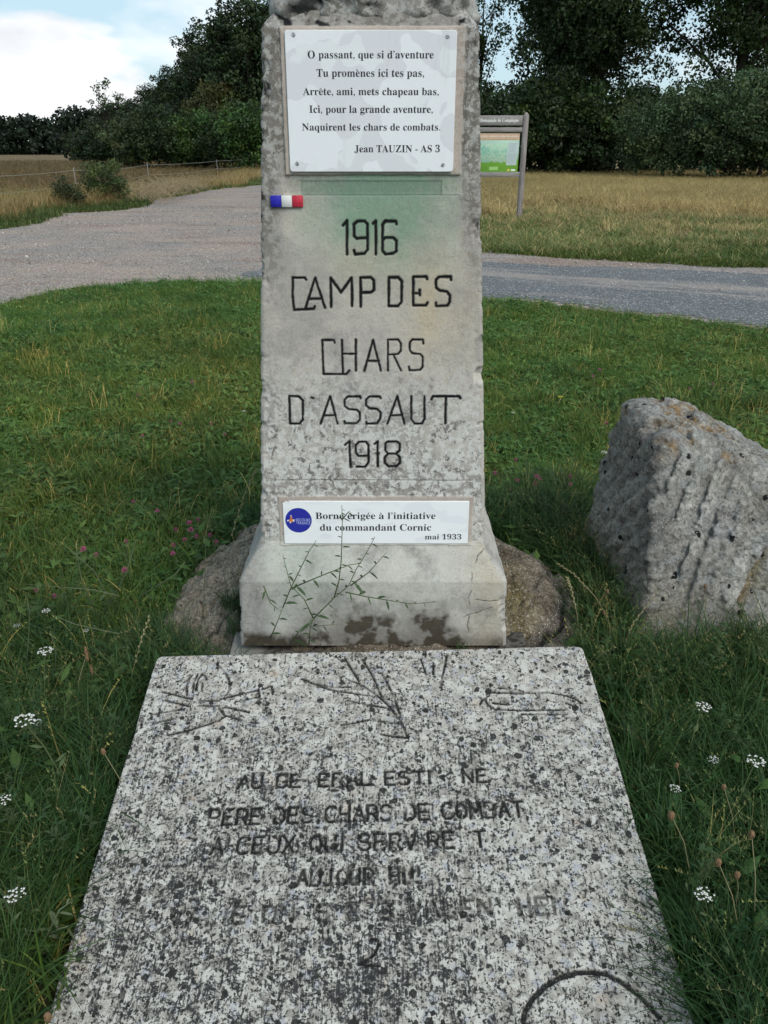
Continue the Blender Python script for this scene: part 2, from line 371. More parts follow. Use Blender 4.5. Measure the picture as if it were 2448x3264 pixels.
def tuft(n, r, h0, h1, wd, lean, cols, segs=3, droop=.6, seed=0, heads=0):
    g_ = random.Random(seed); mb = MB()
    for k in range(n):
        a = g_.random()*6.283; q = r*math.sqrt(g_.random()); bx, by = q*math.cos(a), q*math.sin(a)
        h = g_.uniform(h0, h1); d = g_.random()*6.283; ln = h*lean*g_.uniform(.2, 1.3); w_ = wd*g_.uniform(.6, 1.3)
        dr = droop*g_.uniform(0, 1.2); sd = d+1.5708+g_.uniform(-.5, .5); V = []
        tw = g_.uniform(-.6, .6)
        for i in range(segs+1):
            t = i/segs; px = bx+math.cos(d)*ln*t**1.6; py = by+math.sin(d)*ln*t**1.6; pz = h*(t-dr*.45*t**3)
            if i == segs: V.append((px, py, pz)); break
            ww = w_*(1-.75*t**1.5)*.5; s_ = sd+tw*t
            V += [(px-math.cos(s_)*ww, py-math.sin(s_)*ww, pz), (px+math.cos(s_)*ww, py+math.sin(s_)*ww, pz)]
        F4 = [(2*i, 2*i+1, 2*i+3, 2*i+2) for i in range(segs-1)]; l = 2*(segs-1)
        c = cols[g_.randrange(len(cols))]; f = g_.uniform(.75, 1.25); c = tuple(x*f for x in c)
        mb.add(V, F4, [(l, l+1, l+2)], bc=(*c, 1))
        if heads and g_.random() < heads:            # seed head: small crossing scales along the tip
            tip = Vector(V[-1]); dirv = (tip-Vector(V[-3])).normalized(); hc = (c[0]*.7+.03, c[1]*.75+.03, c[2]*.7+.01, 1)
            for j in range(7):
                p = tip-dirv*(j*h*.03); aa = j*2.4; e = h*.028
                mb.add([p+Vector((math.cos(aa), math.sin(aa), .9))*e, p+Vector((math.cos(aa+1), math.sin(aa+1), -.2))*e*.5, p-Vector((math.cos(aa), math.sin(aa), .9))*e*.3], None, [(0, 1, 2)], bc=hc)
    return mb.mesh('tuft', [GRASS])
def leafy(n, r, size, cols, seed=0, tri=False, aspect=.45, up=.5):
    """broad leaves of clover, plantain and dandelion close to the ground"""
    g_ = random.Random(seed); mb = MB()
    for k in range(n):
        a = g_.random()*6.283; q = r*math.sqrt(g_.random()); z = g_.uniform(.01, .05)*size/.03; b0 = Vector((q*math.cos(a), q*math.sin(a), z))
        c = cols[g_.randrange(len(cols))]; f = g_.uniform(.75, 1.25); c = tuple(x*f for x in c)
        for j in range(3 if tri else 1):
            d = g_.random()*6.283 if not tri else a+j*2.09; L = size*g_.uniform(.6, 1.2); W = L*aspect; el = g_.uniform(-.1, up)
            D = Vector((math.cos(d)*math.cos(el), math.sin(d)*math.cos(el), math.sin(el))); S_ = Vector((-math.sin(d), math.cos(d), g_.uniform(-.3, .3)))
            N_ = D.cross(S_)*-.12*L
            V = [b0, b0+D*L*.45+S_*W*.5, b0+D*L*.5+N_*-1, b0+D*L*.45-S_*W*.5, b0+D*L-Vector((0, 0, L*.1))]
            mb.add([tuple(v) for v in V], None, [(0, 2, 1), (0, 3, 2), (1, 2, 4), (2, 3, 4)], bc=(*c, 1))
    return mb.mesh('leaf_tuft', [GRASS])
def weed_tuft(ns, seed):
    """upright leafy stems of yarrow and knapweed"""
    g_ = random.Random(seed); mb = MB()
    for k in range(ns):
        a = g_.random()*6.283; h = g_.uniform(.14, .30); ln = h*g_.uniform(.1, .6); c = (.050*g_.uniform(.7, 1.2), .078*g_.uniform(.8, 1.2), .034); pts = [(math.cos(a)*ln*t*t, math.sin(a)*ln*t*t, h*t) for t in (0, .3, .6, 1)]
        mb.tube(pts, [.002, .0018, .0014, .001], 4, False, bc=(.085, .11, .045, 1))
        for i in range(16):
            t = g_.uniform(.05, 1); p = Vector((math.cos(a)*ln*t*t, math.sin(a)*ln*t*t, h*t)); d = g_.random()*6.283; L = g_.uniform(.02, .05)*(1.2-t*.6); D = Vector((math.cos(d), math.sin(d), g_.uniform(.1, .9))).normalized(); S_ = Vector((-math.sin(d), math.cos(d), 0))*L*.13
            mb.add([tuple(v) for v in (p, p+D*L*.5+S_, p+D*L*.5-S_, p+D*L-Vector((0, 0, L*.2)))], None, [(0, 2, 1), (1, 2, 3)], bc=(*c, 1))
    return mb.mesh('weed_tuft', [GRASS])
G2 = GREENS
lawn_src = source('lawn_source', [
    tuft(55, .075, .025, .075, .0032, .9, G2, 3, .7, 1), tuft(55, .075, .03, .085, .0028, .8, G2+[STRAW[1]], 3, .8, 2), tuft(45, .08, .03, .10, .0036, .9, G2, 3, .9, 3),
    tuft(30, .07, .03, .08, .003, 1.0, [(.16, .14, .055), (.11, .11, .04), (.22, .18, .08)]+G2[:2], 3, .8, 4),
    leafy(26, .07, .020, [(.035, .075, .022), (.045, .085, .030)], 5, True, .8, .4), leafy(16, .07, .045, [(.038, .072, .022), (.055, .092, .034)], 6, False, .35, .7),
    tuft(22, .06, .07, .16, .0036, .7, G2, 4, 1.0, 7, .1), tuft(9, .06, .09, .20, .0018, .5, STRAW+[(.15, .14, .06)], 4, .8, 8, .7)])
long_src = source('long_grass_source', [
    tuft(34, .05, .12, .30, .0050, .9, [(.030, .062, .018), (.045, .085, .024), (.022, .048, .016)], 5, 1.3, 21), tuft(40, .06, .10, .24, .0042, .8, [(.034, .066, .020), (.050, .088, .028)], 5, 1.2, 22, .05),
    tuft(26, .05, .15, .34, .0060, .9, [(.028, .060, .022), (.040, .080, .026)], 5, 1.3, 23), tuft(14, .05, .15, .32, .0022, .6, STRAW+[(.12, .13, .05)]*3, 5, .9, 24, .8),
    leafy(20, .07, .075, [(.030, .064, .026), (.042, .082, .030)], 25, False, .22, 1.1), weed_tuft(3, 51), weed_tuft(4, 52)])
def fr(n, lo, hi): return RS.uniform(lo, hi, n)
SL_A = np.array([-.665, 1.885, .257]); SL_U = np.array([.99965, .02371, .01146]); SL_V = np.array([.02577, -.97014, -.24118]); SL_N = np.array([-.0054, -.24139, .97041])
SLW, SLL, SLT = 1.265, 1.14, .085
def blocked(x, y, pad=0.0):
    u = (x-SL_A[0])*SL_U[0]+(y-SL_A[1])*SL_U[1]; v = ((x-SL_A[0])*SL_V[0]+(y-SL_A[1])*SL_V[1])/.94
    s_ = (u > -.045-.05*v-pad) & (u < SLW+.025+pad) & (v > -.03-pad) & (v < SLL+.45)
    mnd = np.hypot((x+.03)/.79, (y-2.54)/.73) < 1+pad
    bl = inpoly(x, y, [(.88, 2.24), (.93, 2.22), (1.75, 2.28), (1.8, 3.0), (1.3, 3.15), (.93, 2.95)])
    return s_ | mnd | bl
def lawn_points(n, y0, y1, dens=None):
    # area-uniform in the trapezium the lawn shows, a margin to either side
    y = np.sqrt(RS.uniform(0, 1, n)*((y1+1.6)**2-(y0+1.6)**2)+(y0+1.6)**2)-1.6; x = RS.uniform(-1, 1, n)*(.74*y+1.2)
    return x, y
def tintmap(x, y):
    a = n2(x, y, .9, 3, 1.0); b_ = n2(x, y, 3.1, 3, 4.0); c = n2(x, y, .35, 2, 9.0)
    v = 1+.35*a+.35*b_; t = np.stack([v*(1+.30*b_+.35*c), v*1.0, v*(1-.15*b_)], 1); return np.clip(t, .3, 2.2)
x, y = lawn_points(43000, .3, 11.2)
k = ~on_track(x, y-.07) & ~blocked(x, y, .0); x, y = x[k], y[k]; n = len(x)
br = n2(x, y, 1.1, 3, 30.0); lf = n2(x, y, 1.9, 3, 40.0); r_ = RS.uniform(0, 1, n); var = RS.randint(0, 3, n)
var = np.where(r_ < .09+.4*np.clip(br, 0, 1), 3, var); var = np.where((r_ > .60-.6*lf), 4, var); var = np.where((r_ > .80-.3*lf), 5, var); var = np.where(r_ > .90, 6, var); var = np.where((var == 5) & (np.abs(x) < .85) & (y < 1.9), 4, var); var = np.where(r_ > .982, 7, var)
d_ = np.hypot(x, y-1.8); sc_ = RS.uniform(.75, 1.25, n)*(1+.35*sstep(2.6, 1.2, d_)); T = tintmap(x, y)*(1-.0*d_)[:, None]
near_ = sstep(5.0, 2.2, y)[:, None]; T = T*(1-.28*near_)*np.array([1, 1, 1.0])+0  # near tufts tinted darker, shade of deeper grass put into the colour
T = T*np.array([1.72, 1.82, 1.15])
scatter('lawn_grass', np.stack([x, y, H(x, y)], 1), np.stack([fr(n, -.12, .12), fr(n, -.12, .12), fr(n, 0, 6.28)], 1), np.stack([sc_*1.15]*2+[sc_*RS.uniform(.8, 1.2, n)], 1), var, T, lawn_src,
        'short green lawn of grass and clover around the monument')
# longer grass crowding the slab, the footing and the boulder, and tall patches in the front corners
P = []
def along(p, q, n, spread):
    t = RS.uniform(0, 1, n); P.append(np.stack([p[0]+(q[0]-p[0])*t+RS.normal(0, spread, n), p[1]+(q[1]-p[1])*t+RS.normal(0, spread, n)], 1))
along((-.76, 1.75), (-.80, .5), 240, .05); along((.70, 1.75), (.73, .5), 280, .05); along((-1.0, 1.9), (-1.15, .7), 520, .22); along((1.0, 1.9), (1.1, .7), 700, .22)
along((-.8, 1.95), (-.76, 2.4), 120, .05); along((.72, 1.95), (.80, 2.5), 240, .06); along((-.55, 3.1), (.75, 3.25), 300, .12); along((.75, 2.6), (.85, 3.6), 380, .12); along((-.7, 2.7), (-.35, 3.3), 120, .08)
along((1.15, 2.14), (1.8, 2.15), 260, .08); along((.9, 2.05), (1.2, 2.05), 70, .08); along((.86, 2.35), (.84, 3.0), 200, .05); along((-1.6, 2.2), (-1.0, 1.2), 400, .3); along((1.5, 2.0), (1.6, 1.1), 500, .3)
P = np.concatenate(P); x, y = P[:, 0], P[:, 1]; k = ~blocked(x, y, .012); x, y = x[k], y[k]; n = len(x)
var = RS.choice([0, 0, 0, 1, 1, 1, 5, 2, 2, 4, 6, 3], n, p=[.1, .1, .1, .1, .1, .1, .1, .08, .08, .08, .10, .06][:12] if 0 else None); s_ = RS.uniform(.45, .95, n); var = np.where((var == 4) & (np.abs(x) < .95) & (y < 1.9), 1, var)
T = tintmap(x, y)*np.array([1.08, 1.16, .95]); scatter('long_grass', np.stack([x, y, H(x, y)], 1), np.stack([fr(n, -.25, .25), fr(n, -.25, .25), fr(n, 0, 6.28)], 1), np.stack([s_]*3, 1), var, T, long_src,
        'long dark green grass crowding the slab, footing and boulder')

# meadow beyond the road: green edge, then straw
mead_src = source('meadow_source', [
    tuft(70, .22, .06, .16, .010, .6, G2[:3]+[(.12, .13, .05)], 3, .6, 41), tuft(60, .22, .10, .30, .009, .7, [(.20, .165, .075), (.15, .14, .06), (.11, .12, .045), (.26, .20, .10)], 3, .6, 42),
    tuft(60, .25, .25, .62, .010, .5, [(.30, .225, .11), (.24, .175, .085), (.36, .27, .135), (.17, .14, .06)], 3, .7, 43, .5), tuft(55, .25, .35, .75, .009, .55, [(.33, .24, .12), (.26, .19, .10), (.20, .15, .075)], 3, .7, 44, .6),
    tuft(60, .22, .12, .32, .010, .7, [(.07, .10, .03), (.10, .115, .04), (.05, .08, .025)], 3, .7, 45)])
n = 20000; y = 7.0+np.sqrt(RS.uniform(0, 1, n))*47; x = RS.uniform(-.28, .60, n)*(y+4)
xe = RS.uniform(1.0, 12, 4500); y = np.concatenate([y, 14.6-.52*xe+RS.uniform(-.6, 2.6, 4500)]); x = np.concatenate([x, xe])
inmeadow = (x > -3.2-.0*y) & ~on_track(x, y) & (y > 11.6-.52*(x-4.0)*1.0) & ((x > -1.0) | (y > 18))
x, y = x[inmeadow], y[inmeadow]; n = len(x)
edge = y-(14.6-.5*x); edge = np.where(x < 1.7, y-14, edge); nn = n2(x, y, .22, 3, 6.0)+.5*n2(x, y, .9, 2, 2.0)
q = edge*.10+nn*.9+RS.normal(0, .22, n)
var = np.where(q < .48, 0, np.where(q < .85, np.where(RS.uniform(0, 1, n) < .5, 4, 1), np.where(q < 1.45, 1, np.where(RS.uniform(0, 1, n) < .6, 2, 3))))
var = np.where((edge > 19) & (RS.uniform(0, 1, n) < .7), 3, var)
s_ = RS.uniform(.8, 1.2, n); lightv = 1+.35*nn
T = np.stack([lightv]*3, 1)*np.where((var == 0)[:, None], np.array([[1.6, 1.45, 1.05]]), np.array([[1.66, 1.66, 1.55]]))
scatter('meadow_grass', np.stack([x, y, H(x, y)], 1), np.stack([fr(n, -.1, .1), fr(n, -.1, .1), fr(n, 0, 6.28)], 1), np.stack([s_*(1+y/60)]*2+[s_*.62], 1), var, T, mead_src,
        'dry straw coloured meadow grass between the road and the forest')
# left: verge beside the track and the brown field behind
n = 18000; y = 14+np.sqrt(RS.uniform(0, 1, n))*76; x = -RS.uniform(.06, .78, n)*(y+3)
yn = RS.uniform(15.8, 27, 5000); y = np.concatenate([y, yn]); x = np.concatenate([x, -RS.uniform(.25, .62, 5000)*(yn+3)])
k = ~on_track(x, y) & (x < -4.6) & (y > 16.0) & ((x < -8.2) | (y > 22.5)); x, y = x[k], y[k]; n = len(x)
XE = np.interp(y, [16, 19.3, 22.2, 25, 28, 32, 36, 40, 50, 90], [-8.4, -8.3, -8.75, -7.6, -7.9, -7.6, -7.1, -6.2, -6.3, -6.3]); e = XE-x+.4*n2(x, y, .5, 2, 3)
rr = RS.uniform(0, 1, n); var = np.where(e < .30, 0, np.where(e < .7, np.where(rr < .4, 4, 0), np.where(e < 2.4, np.where(rr < .2, 4, np.where(rr < .5, 1, 2)), np.where(rr < .5, 1, 2))))
s_ = RS.uniform(.8, 1.25, n); T = np.ones((n, 3))*(1+.25*n2(x, y, .3, 3, 8))[:, None]; T *= np.where((e > 2.4)[:, None], np.array([[.74, .66, .62]]), np.array([[1.35, 1.3, 1.2]]))
fieldm = (e > 2.2); sz = np.where(fieldm, .85, 1.0); wide = np.where(fieldm, 1+y/40, 1+y/90)
scatter('field_grass', np.stack([x, y, H(x, y)], 1), np.stack([fr(n, -.1, .1), fr(n, -.1, .1), fr(n, 0, 6.28)], 1), np.stack([s_*wide]*2+[s_*sz], 1), var, T, mead_src,
        'brown field and green verge grass left of the gravel track')

# loose stones on the gravel
def pebble(seed):
    import bmesh
    bm = bmesh.new(); bmesh.ops.create_icosphere(bm, subdivisions=1, radius=1); g_ = random.Random(seed)
    for v in bm.verts: v.co *= g_.uniform(.75, 1.2)
    me = bpy.data.meshes.new('pebble'); bm.to_mesh(me); bm.free(); me.materials.append(PEB); return me
m = M('pebble_stone', .9, .2); m.color(m.mix(1.0, (.5, .47, .43), m.att('tint', True, 'Vector'), 'MULTIPLY')); PEB = m.m
psrc = source('pebble_source', [pebble(i) for i in range(4)])
n = 16000; y = 7+np.sqrt(RS.uniform(0, 1, n))*20; x = RS.uniform(-.6, .6, n)*(y+2); k = on_track(x, y) & ~(inpoly(x, y, ROAD) & (RS.uniform(0, 1, n) < .8)) & (n2(x, y, .7, 3, 3) > -.25); x, y = x[k], y[k]; n = len(x)
s_ = np.clip(RS.lognormal(-4.7, .42, n), .004, .032); tv = RS.uniform(.35, 1.0, n)
scatter('gravel_stones', np.stack([x, y, H(x, y)+.018+s_*.2], 1), np.stack([fr(n, 0, 3), fr(n, 0, 3), fr(n, 0, 6)], 1), np.stack([s_*1.3, s_, s_*.6], 1), RS.randint(0, 4, n), np.stack([tv, tv*.97, tv*.94], 1), psrc,
        'loose pale stones lying on the gravel track', 'stones')
# ------------------------------------------------------------------ the monument
CARVED=[[(-109,1435),(-98,1446),(-100,1362)],
 [(-80,1408),(-80,1437),(-71,1445),(-51,1445),(-44,1437),(-44,1404),(-73,1402),(-80,1408)],
 [(-44,1404),(-44,1374),(-52,1364),(-78,1362),(-81,1372)],
 [(-29,1439),(-22,1445),(-22,1362)],
 [(33,1438),(31,1444),(3,1445),(-4,1437),(-4,1370),(4,1362),(24,1364),(33,1370),(33,1396),(24,1404),(3,1404),(-4,1396)],
 [(-212,1297),(-215,1302),(-248,1302),(-250,1252),(-248,1217),(-193,1220),(-190,1227)],
 [(-216,1223),(-187,1302),(-163,1223)],
 [(-206,1246),(-173,1247)],
 [(-146,1225),(-145,1301),(-118,1263),(-88,1302),(-88,1227)],
 [(-64,1225),(-64,1302),(-36,1302),(-28,1294),(-28,1269),(-36,1263),(-63,1262)],
 [(13,1302),(38,1302),(48,1292),(48,1238),(38,1227),(13,1227),(13,1302)],
 [(117,1298),(115,1304),(79,1304),(80,1229),(115,1229),(119,1236)],
 [(79,1261),(97,1261),(97,1269)],
 [(97,1261),(98,1256)],
 [(182,1296),(181,1304),(150,1304),(141,1296),(142,1276),(151,1268),(172,1265),(180,1255),(180,1238),(174,1228),(143,1227),(142,1236)],
 [(-138,1128),(-140,1135),(-173,1135),(-172,1040),(-107,1040),(-99,1050)],
 [(-118,1135),(-117,1043)],
 [(-79,1135),(-80,1049)],
 [(-117,1097),(-79,1097)],
 [(-56,1049),(-31,1135),(-9,1049)],
 [(-49,1077),(-14,1077)],
 [(11,1050),(11,1137),(39,1137),(47,1126),(47,1106),(39,1097),(12,1095)],
 [(26,1095),(48,1050)],
 [(110,1126),(108,1137),(79,1137),(71,1128),(72,1108),(79,1099),(102,1097),(109,1088),(109,1061),(102,1052),(72,1051),(70,1061)],
 [(-272,976),(-245,975),(-234,963),(-236,907),(-246,895),(-274,895),(-272,976)],
 [(-209,972),(-204,970)],
 [(-185,895),(-155,975),(-135,895)],
 [(-176,919),(-140,920)],
 [(-68,970),(-70,975),(-104,975),(-114,966),(-113,947),(-103,938),(-79,936),(-70,927),(-70,907),(-80,896),(-114,896),(-115,902)],
 [(-10,970),(-12,975),(-42,975),(-51,966),(-52,949),(-42,940),(-20,938),(-10,928),(-12,909),(-20,896),(-51,895),(-52,901)],
 [(10,895),(38,976),(59,895)],
 [(20,919),(52,921)],
 [(78,976),(79,909),(89,895),(110,895),(117,909),(116,976)],
 [(136,966),(140,975),(216,975),(219,969)],
 [(178,975),(178,895)],
 [(-115,830),(-102,841),(-100,762)],
 [(-46,796),(-76,796),(-83,806),(-83,830),(-73,840),(-54,840),(-46,830),(-46,776),(-56,762),(-81,762)],
 [(-28,833),(-19,841),(-19,764)],
 [(12,803),(4,813),(4,833),(10,840),(38,840),(46,833),(46,813),(36,803),(12,803),(2,791),(2,774),(12,764),(37,764),(47,774),(47,791),(36,803)]]
EMBLEM=[[(101,100),(116,78)],
 [(117,146),(110,111),(113,85)],
 [(132,137),(128,101),(133,70)],
 [(140,127),(137,91),(146,71),(157,79),(163,92)],
 [(157,133),(154,107)],
 [(180,34),(205,59),(225,89),(233,115),(231,140),(225,150)],
 [(154,166),(211,168)],
 [(157,182),(213,185)],
 [(46,133),(86,145),(135,159)],
 [(61,162),(133,184)],
 [(214,162),(312,135)],
 [(314,130),(321,157),(256,173)],
 [(324,130),(352,121),(357,149)],
 [(280,154),(282,171)],
 [(33,210),(115,193)],
 [(33,207),(38,224)],
 [(50,237),(96,224)],
 [(9,218),(16,251)],
 [(94,276),(146,264),(220,236),(236,220),(214,193)],
 [(230,189),(300,209)],
 [(237,218),(291,238)],
 [(307,241),(323,245)],
 [(730,304),(715,255),(686,206),(651,164),(610,129),(564,103)],
 [(554,24),(597,112)],
 [(606,32),(634,87),(662,167)],
 [(662,82),(684,134),(700,185)],
 [(672,205),(619,193),(579,181)],
 [(642,166),(597,157),(524,141),(482,125)],
 [(553,258),(596,251),(627,244)],
 [(654,248),(702,258),(717,260)],
 [(730,304),(696,299),(661,292)],
 [(777,34),(790,91)],
 [(814,54),(810,92)],
 [(854,24),(840,87),(828,139)],
 [(574,131),(528,132),(500,124),(468,116),(435,99)],
 [(700,185),(715,244)],
 [(965,162),(1051,168),(1128,167),(1176,180),(1202,194),(1209,205)],
 [(990,146),(1026,150)],
 [(969,198),(1009,205)],
 [(971,220),(1041,225),(1161,227)],
 [(1043,238),(1163,242)],
 [(1171,204),(1185,213),(1188,237)],
 [(931,175),(944,184),(933,200)],
 [(962,170),(948,184),(955,206),(967,215)],
 [(931,974),(939,955),(957,934),(986,912),(1017,897),(1055,888),(1087,888),(1115,893),(1142,910),(1168,933),(1198,974)],
 [(633,811),(649,810),(653,820),(643,841),(610,860),(652,863)]]
CARVED = [[(x/1000, z/1000) for x, z in s] for s in CARVED]; EMBLEM = [[(x/1000, z/1000) for x, z in s] for s in EMBLEM]
AX, AY = -.034, 2.46
def hwid(z):
    z = np.asarray(z, float)
    return np.interp(z, [.10, .18, .413, .418, .516, .522, 1.885, 1.897, 1.925, 1.94], [.427, .425, .413, .411, .352, .3485, .2663, .258, .236, .20])
def yface(z): return AY-(.2663+(1.885-np.asarray(z, float))*.0603)   # plane of the shaft's front face
def lerpc(a, b_, t): return np.asarray(a)*(1-t[:, None])+np.asarray(b_)*t[:, None]
def rect(x, z, x0, x1, z0, z1, e=.006):
    return sstep(x0-e, x0+e, x)*sstep(x1+e, x1-e, x)*sstep(z0-e, z0+e, z)*sstep(z1+e, z1-e, z)
zs = np.unique(np.concatenate([np.arange(.187, 1.94, .0021), [.415, .519, 1.89]])); NF = 330
ch = .010; cols_ = np.linspace(-1, 1, NF)
xs_l = []; ys_l = []
hw = hwid(zs)
# ring: front (left to right), right side, back, left side
def ring(h):
    fx = cols_*(h-ch); front = np.stack([fx, np.full(NF, -h)], 1)
    sy = np.linspace(-h+ch, h-ch, 26); right = np.stack([np.full(26, h), sy], 1)
    bx = np.linspace(h-ch, -h+ch, 14); back = np.stack([bx, np.full(14, h)], 1); left_ = np.stack([np.full(26, -h), sy[::-1]], 1)
    c1 = [[h-ch*.3, -h+ch*.3]]; c2 = [[-h+ch*.3, -h+ch*.3]]
    return np.concatenate([front, c1, right, back, left_, c2])
R = np.stack([ring(h) for h in hw]); nr, nc = R.shape[:2]
Vx = (R[..., 0]+AX).ravel(); Vy = (R[..., 1]+AY).ravel(); Vz = np.repeat(zs, nc)
isf = np.zeros((nr, nc)); isf[:, 1:NF-1] = 1; isf = isf.ravel()
P3 = np.stack([Vx, Vy, Vz], 1)
rough_ = fbm(P3, 28, 4, .6); lowf = fbm(P3, 5, 3); fine = fbm(P3, 90, 3, .6)
stro = np.full(len(Vx), 9.0); mf = isf > 0
stro[mf] = seg_dist(Vx[mf]+.0012*rough_[mf], Vz[mf]+.0012*lowf[mf], CARVED)
groove = sstep(.0051, .0024, stro+.0012*fine+.0014*lowf+.0010*rough_)
crack = [[on_face(*p) for p in q] for q in ([(1548, 1742), (1520, 1765), (1497, 1800), (1500, 1850), (1488, 1875), (1494, 1920), (1482, 1960), (1490, 1985)], [(1494, 1880), (1560, 1885), (1612, 1878)], [(1475, 1935), (1560, 1905)])]
ck = np.full(len(Vx), 9.0); ck[mf] = seg_dist(Vx[mf]+.006*fbm(P3[mf], 40, 3), Vz[mf]+.006*fbm(P3[mf]+5, 40, 3), crack)
crk = sstep(.0019, .0006, ck)*sstep(-.35, .05, fbm(P3+8, 30, 2))
line = sstep(.0018, .0006, np.abs(Vz-.7214+.0015*lowf))*isf*sstep(.31, .28, np.abs(Vx-AX))
line2 = sstep(.0018, .0006, np.abs(Vz-1.509+.001*lowf))*isf*sstep(-.23, -.20, Vx)*sstep(.205, .19, Vx)
ex, ez = Vx+.0035*rough_, Vz+.0035*fbm(P3+9, 28, 3)
mort = np.maximum(rect(ex, ez, -.254, .198, 1.558, 1.889, .002), rect(ex, ez, -.320, .270, .512, .671, .002))*isf
band = rect(Vx, Vz, -.218, .150, 1.509, 1.5435, .0015)*isf
inner = rect(Vx, Vz, -.262, .206, 1.512, 1.90, .003)*isf*(1-mort)
ed = np.minimum(hwid(Vz)-np.abs(Vx-AX), 9)*1.0                     # distance from the arris
chip = np.clip(fbm(P3, 14, 3, .6)-.12, 0, 1)*sstep(.035, .0, ed)*.045+np.clip(fbm(P3+3, 45, 2)-.2, 0, 1)*sstep(.012, 0, ed)*.02
out_ = .0012*rough_+.0006*fine+.002*lowf+.0042*mort+.002*band*0-.0045*groove-.003*crk-.0015*line-.0015*line2-.002*inner-.0025*band
nrm = np.stack([np.sign(np.round(R[..., 0]/hw[:, None], 3).ravel())*(np.abs(R[..., 0]/hw[:, None]).ravel() > .995), -(R[..., 1]/hw[:, None]).ravel()*0, Vz*0], 1)
side = (np.abs(R[..., 0]/hw[:, None]).ravel() > .99); fr_ = (R[..., 1]/hw[:, None]).ravel() < -.99; bk = (R[..., 1]/hw[:, None]).ravel() > .99
Nx = np.where(side, np.sign(R[..., 0].ravel()), 0); Ny = np.where(fr_, -1, np.where(bk, 1, 0))
Vx2 = Vx+Nx*out_; Vy2 = Vy+Ny*out_
Vx2 -= np.sign(Vx-AX)*chip*.9; Vy2 += np.where(fr_ | side, 1, 0)*chip*(R[..., 1].ravel() < 0)
# colours: weathered concrete, green wash below the upper plaque, ochre wash, dark foot
Z = Vz; n1_ = fbm(P3, 6, 4, .6); n2_ = fbm(P3+7, 11, 4, .6); n3_ = fbm(P3*np.array([1, 1, .35])+3, 9, 4, .6)
colr = np.tile(np.array([.47, .43, .37]), (len(Z), 1))
colr = lerpc(colr, (.44, .415, .385), .6*sstep(1.2, .9, Z)*np.ones(len(Z))); colr = lerpc(colr, (.285, .27, .25), sstep(.10, -.25, n1_)*.6)
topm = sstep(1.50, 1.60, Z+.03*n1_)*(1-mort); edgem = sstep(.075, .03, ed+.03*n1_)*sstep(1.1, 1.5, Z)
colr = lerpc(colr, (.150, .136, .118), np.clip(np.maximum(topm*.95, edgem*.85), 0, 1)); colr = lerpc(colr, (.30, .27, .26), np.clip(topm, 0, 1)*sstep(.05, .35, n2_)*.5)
gr_ = isf*np.exp(-((Vx-.01-.02*n1_)/.19)**2)*sstep(1.24, 1.50, Z+.08*n1_)*sstep(1.60, 1.56, Z)
gr_ = np.clip(gr_*(1.25+1.2*n2_), 0, 1)*rect(Vx, Vz, -.245, .20, 1.1, 1.565, .02); colr = lerpc(colr, (.20, .305, .215), .95*gr_)
colr = lerpc(colr, (.14, .215, .155), band*.65)
oc = isf*np.exp(-((Vx-.15)/.09)**2)*np.exp(-((Z-1.22)/.16)**2)+isf*.6*np.exp(-((Vx+.05)/.10)**2)*np.exp(-((Z-1.34)/.05)**2)
colr = lerpc(colr, (.46, .385, .255), np.clip(oc*(.65+n3_), 0, 1)*.8)
dk = isf*np.exp(-((Vx+.10)/.09)**2)*np.exp(-((Z-.98)/.22)**2); colr = lerpc(colr, (.15, .14, .16), np.clip(dk*1.5*(n2_+.25), 0, .8))
grey = isf*sstep(.80, .72, Z)*sstep(.60, .66, Z); colr = lerpc(colr, (.22, .20, .19), .6*grey)
colr = lerpc(colr, (.43, .35, .29), mort*.65)
low = sstep(.56, .50, Z); cream = low*isf; colr = lerpc(colr, (.47, .455, .41), cream*.85)
colr = lerpc(colr, (.30, .36, .30), .6*isf*np.exp(-((Vx+.25)/.10)**2)*sstep(.2, .5, Z)*sstep(.53, .50, Z))
colr = lerpc(colr, (.40, .34, .235), .6*isf*np.exp(-((Vx-.33)/.08)**2)*low); colr = lerpc(colr, (.17, .16, .145), low*.75*np.clip(n2_*2.2-.1, 0, 1)*sstep(.22, .3, Z))
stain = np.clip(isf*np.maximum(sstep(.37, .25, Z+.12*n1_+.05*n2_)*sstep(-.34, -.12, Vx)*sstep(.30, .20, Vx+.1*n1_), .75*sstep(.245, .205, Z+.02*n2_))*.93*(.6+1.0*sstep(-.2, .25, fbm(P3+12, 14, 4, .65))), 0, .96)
colr = lerpc(colr, (.20, .195, .18), low*sstep(-.33, -.40, Vx)*.7)
lich = (sstep(1.18, .80, Z)*(1-low)+.10*low)*(1-mort)*isf+.16*topm+.28*edgem+.12; lich = lich*(1-.8*gr_)
pits = topm*isf*sstep(1.83, 1.9, Z)*sstep(.18, .30, fbm(P3, 22, 3)); pits = np.maximum(pits, sstep(.03, .0, ed)*sstep(.26, .34, fbm(P3+2, 26, 2))*sstep(.9, 1.4, Z))
groove_all = np.clip(np.maximum(np.maximum(groove, crk*.85), np.maximum(line*.6, np.maximum(line2*.5, pits))), 0, 1)
V = np.stack([Vx2, Vy2, Vz], 1)
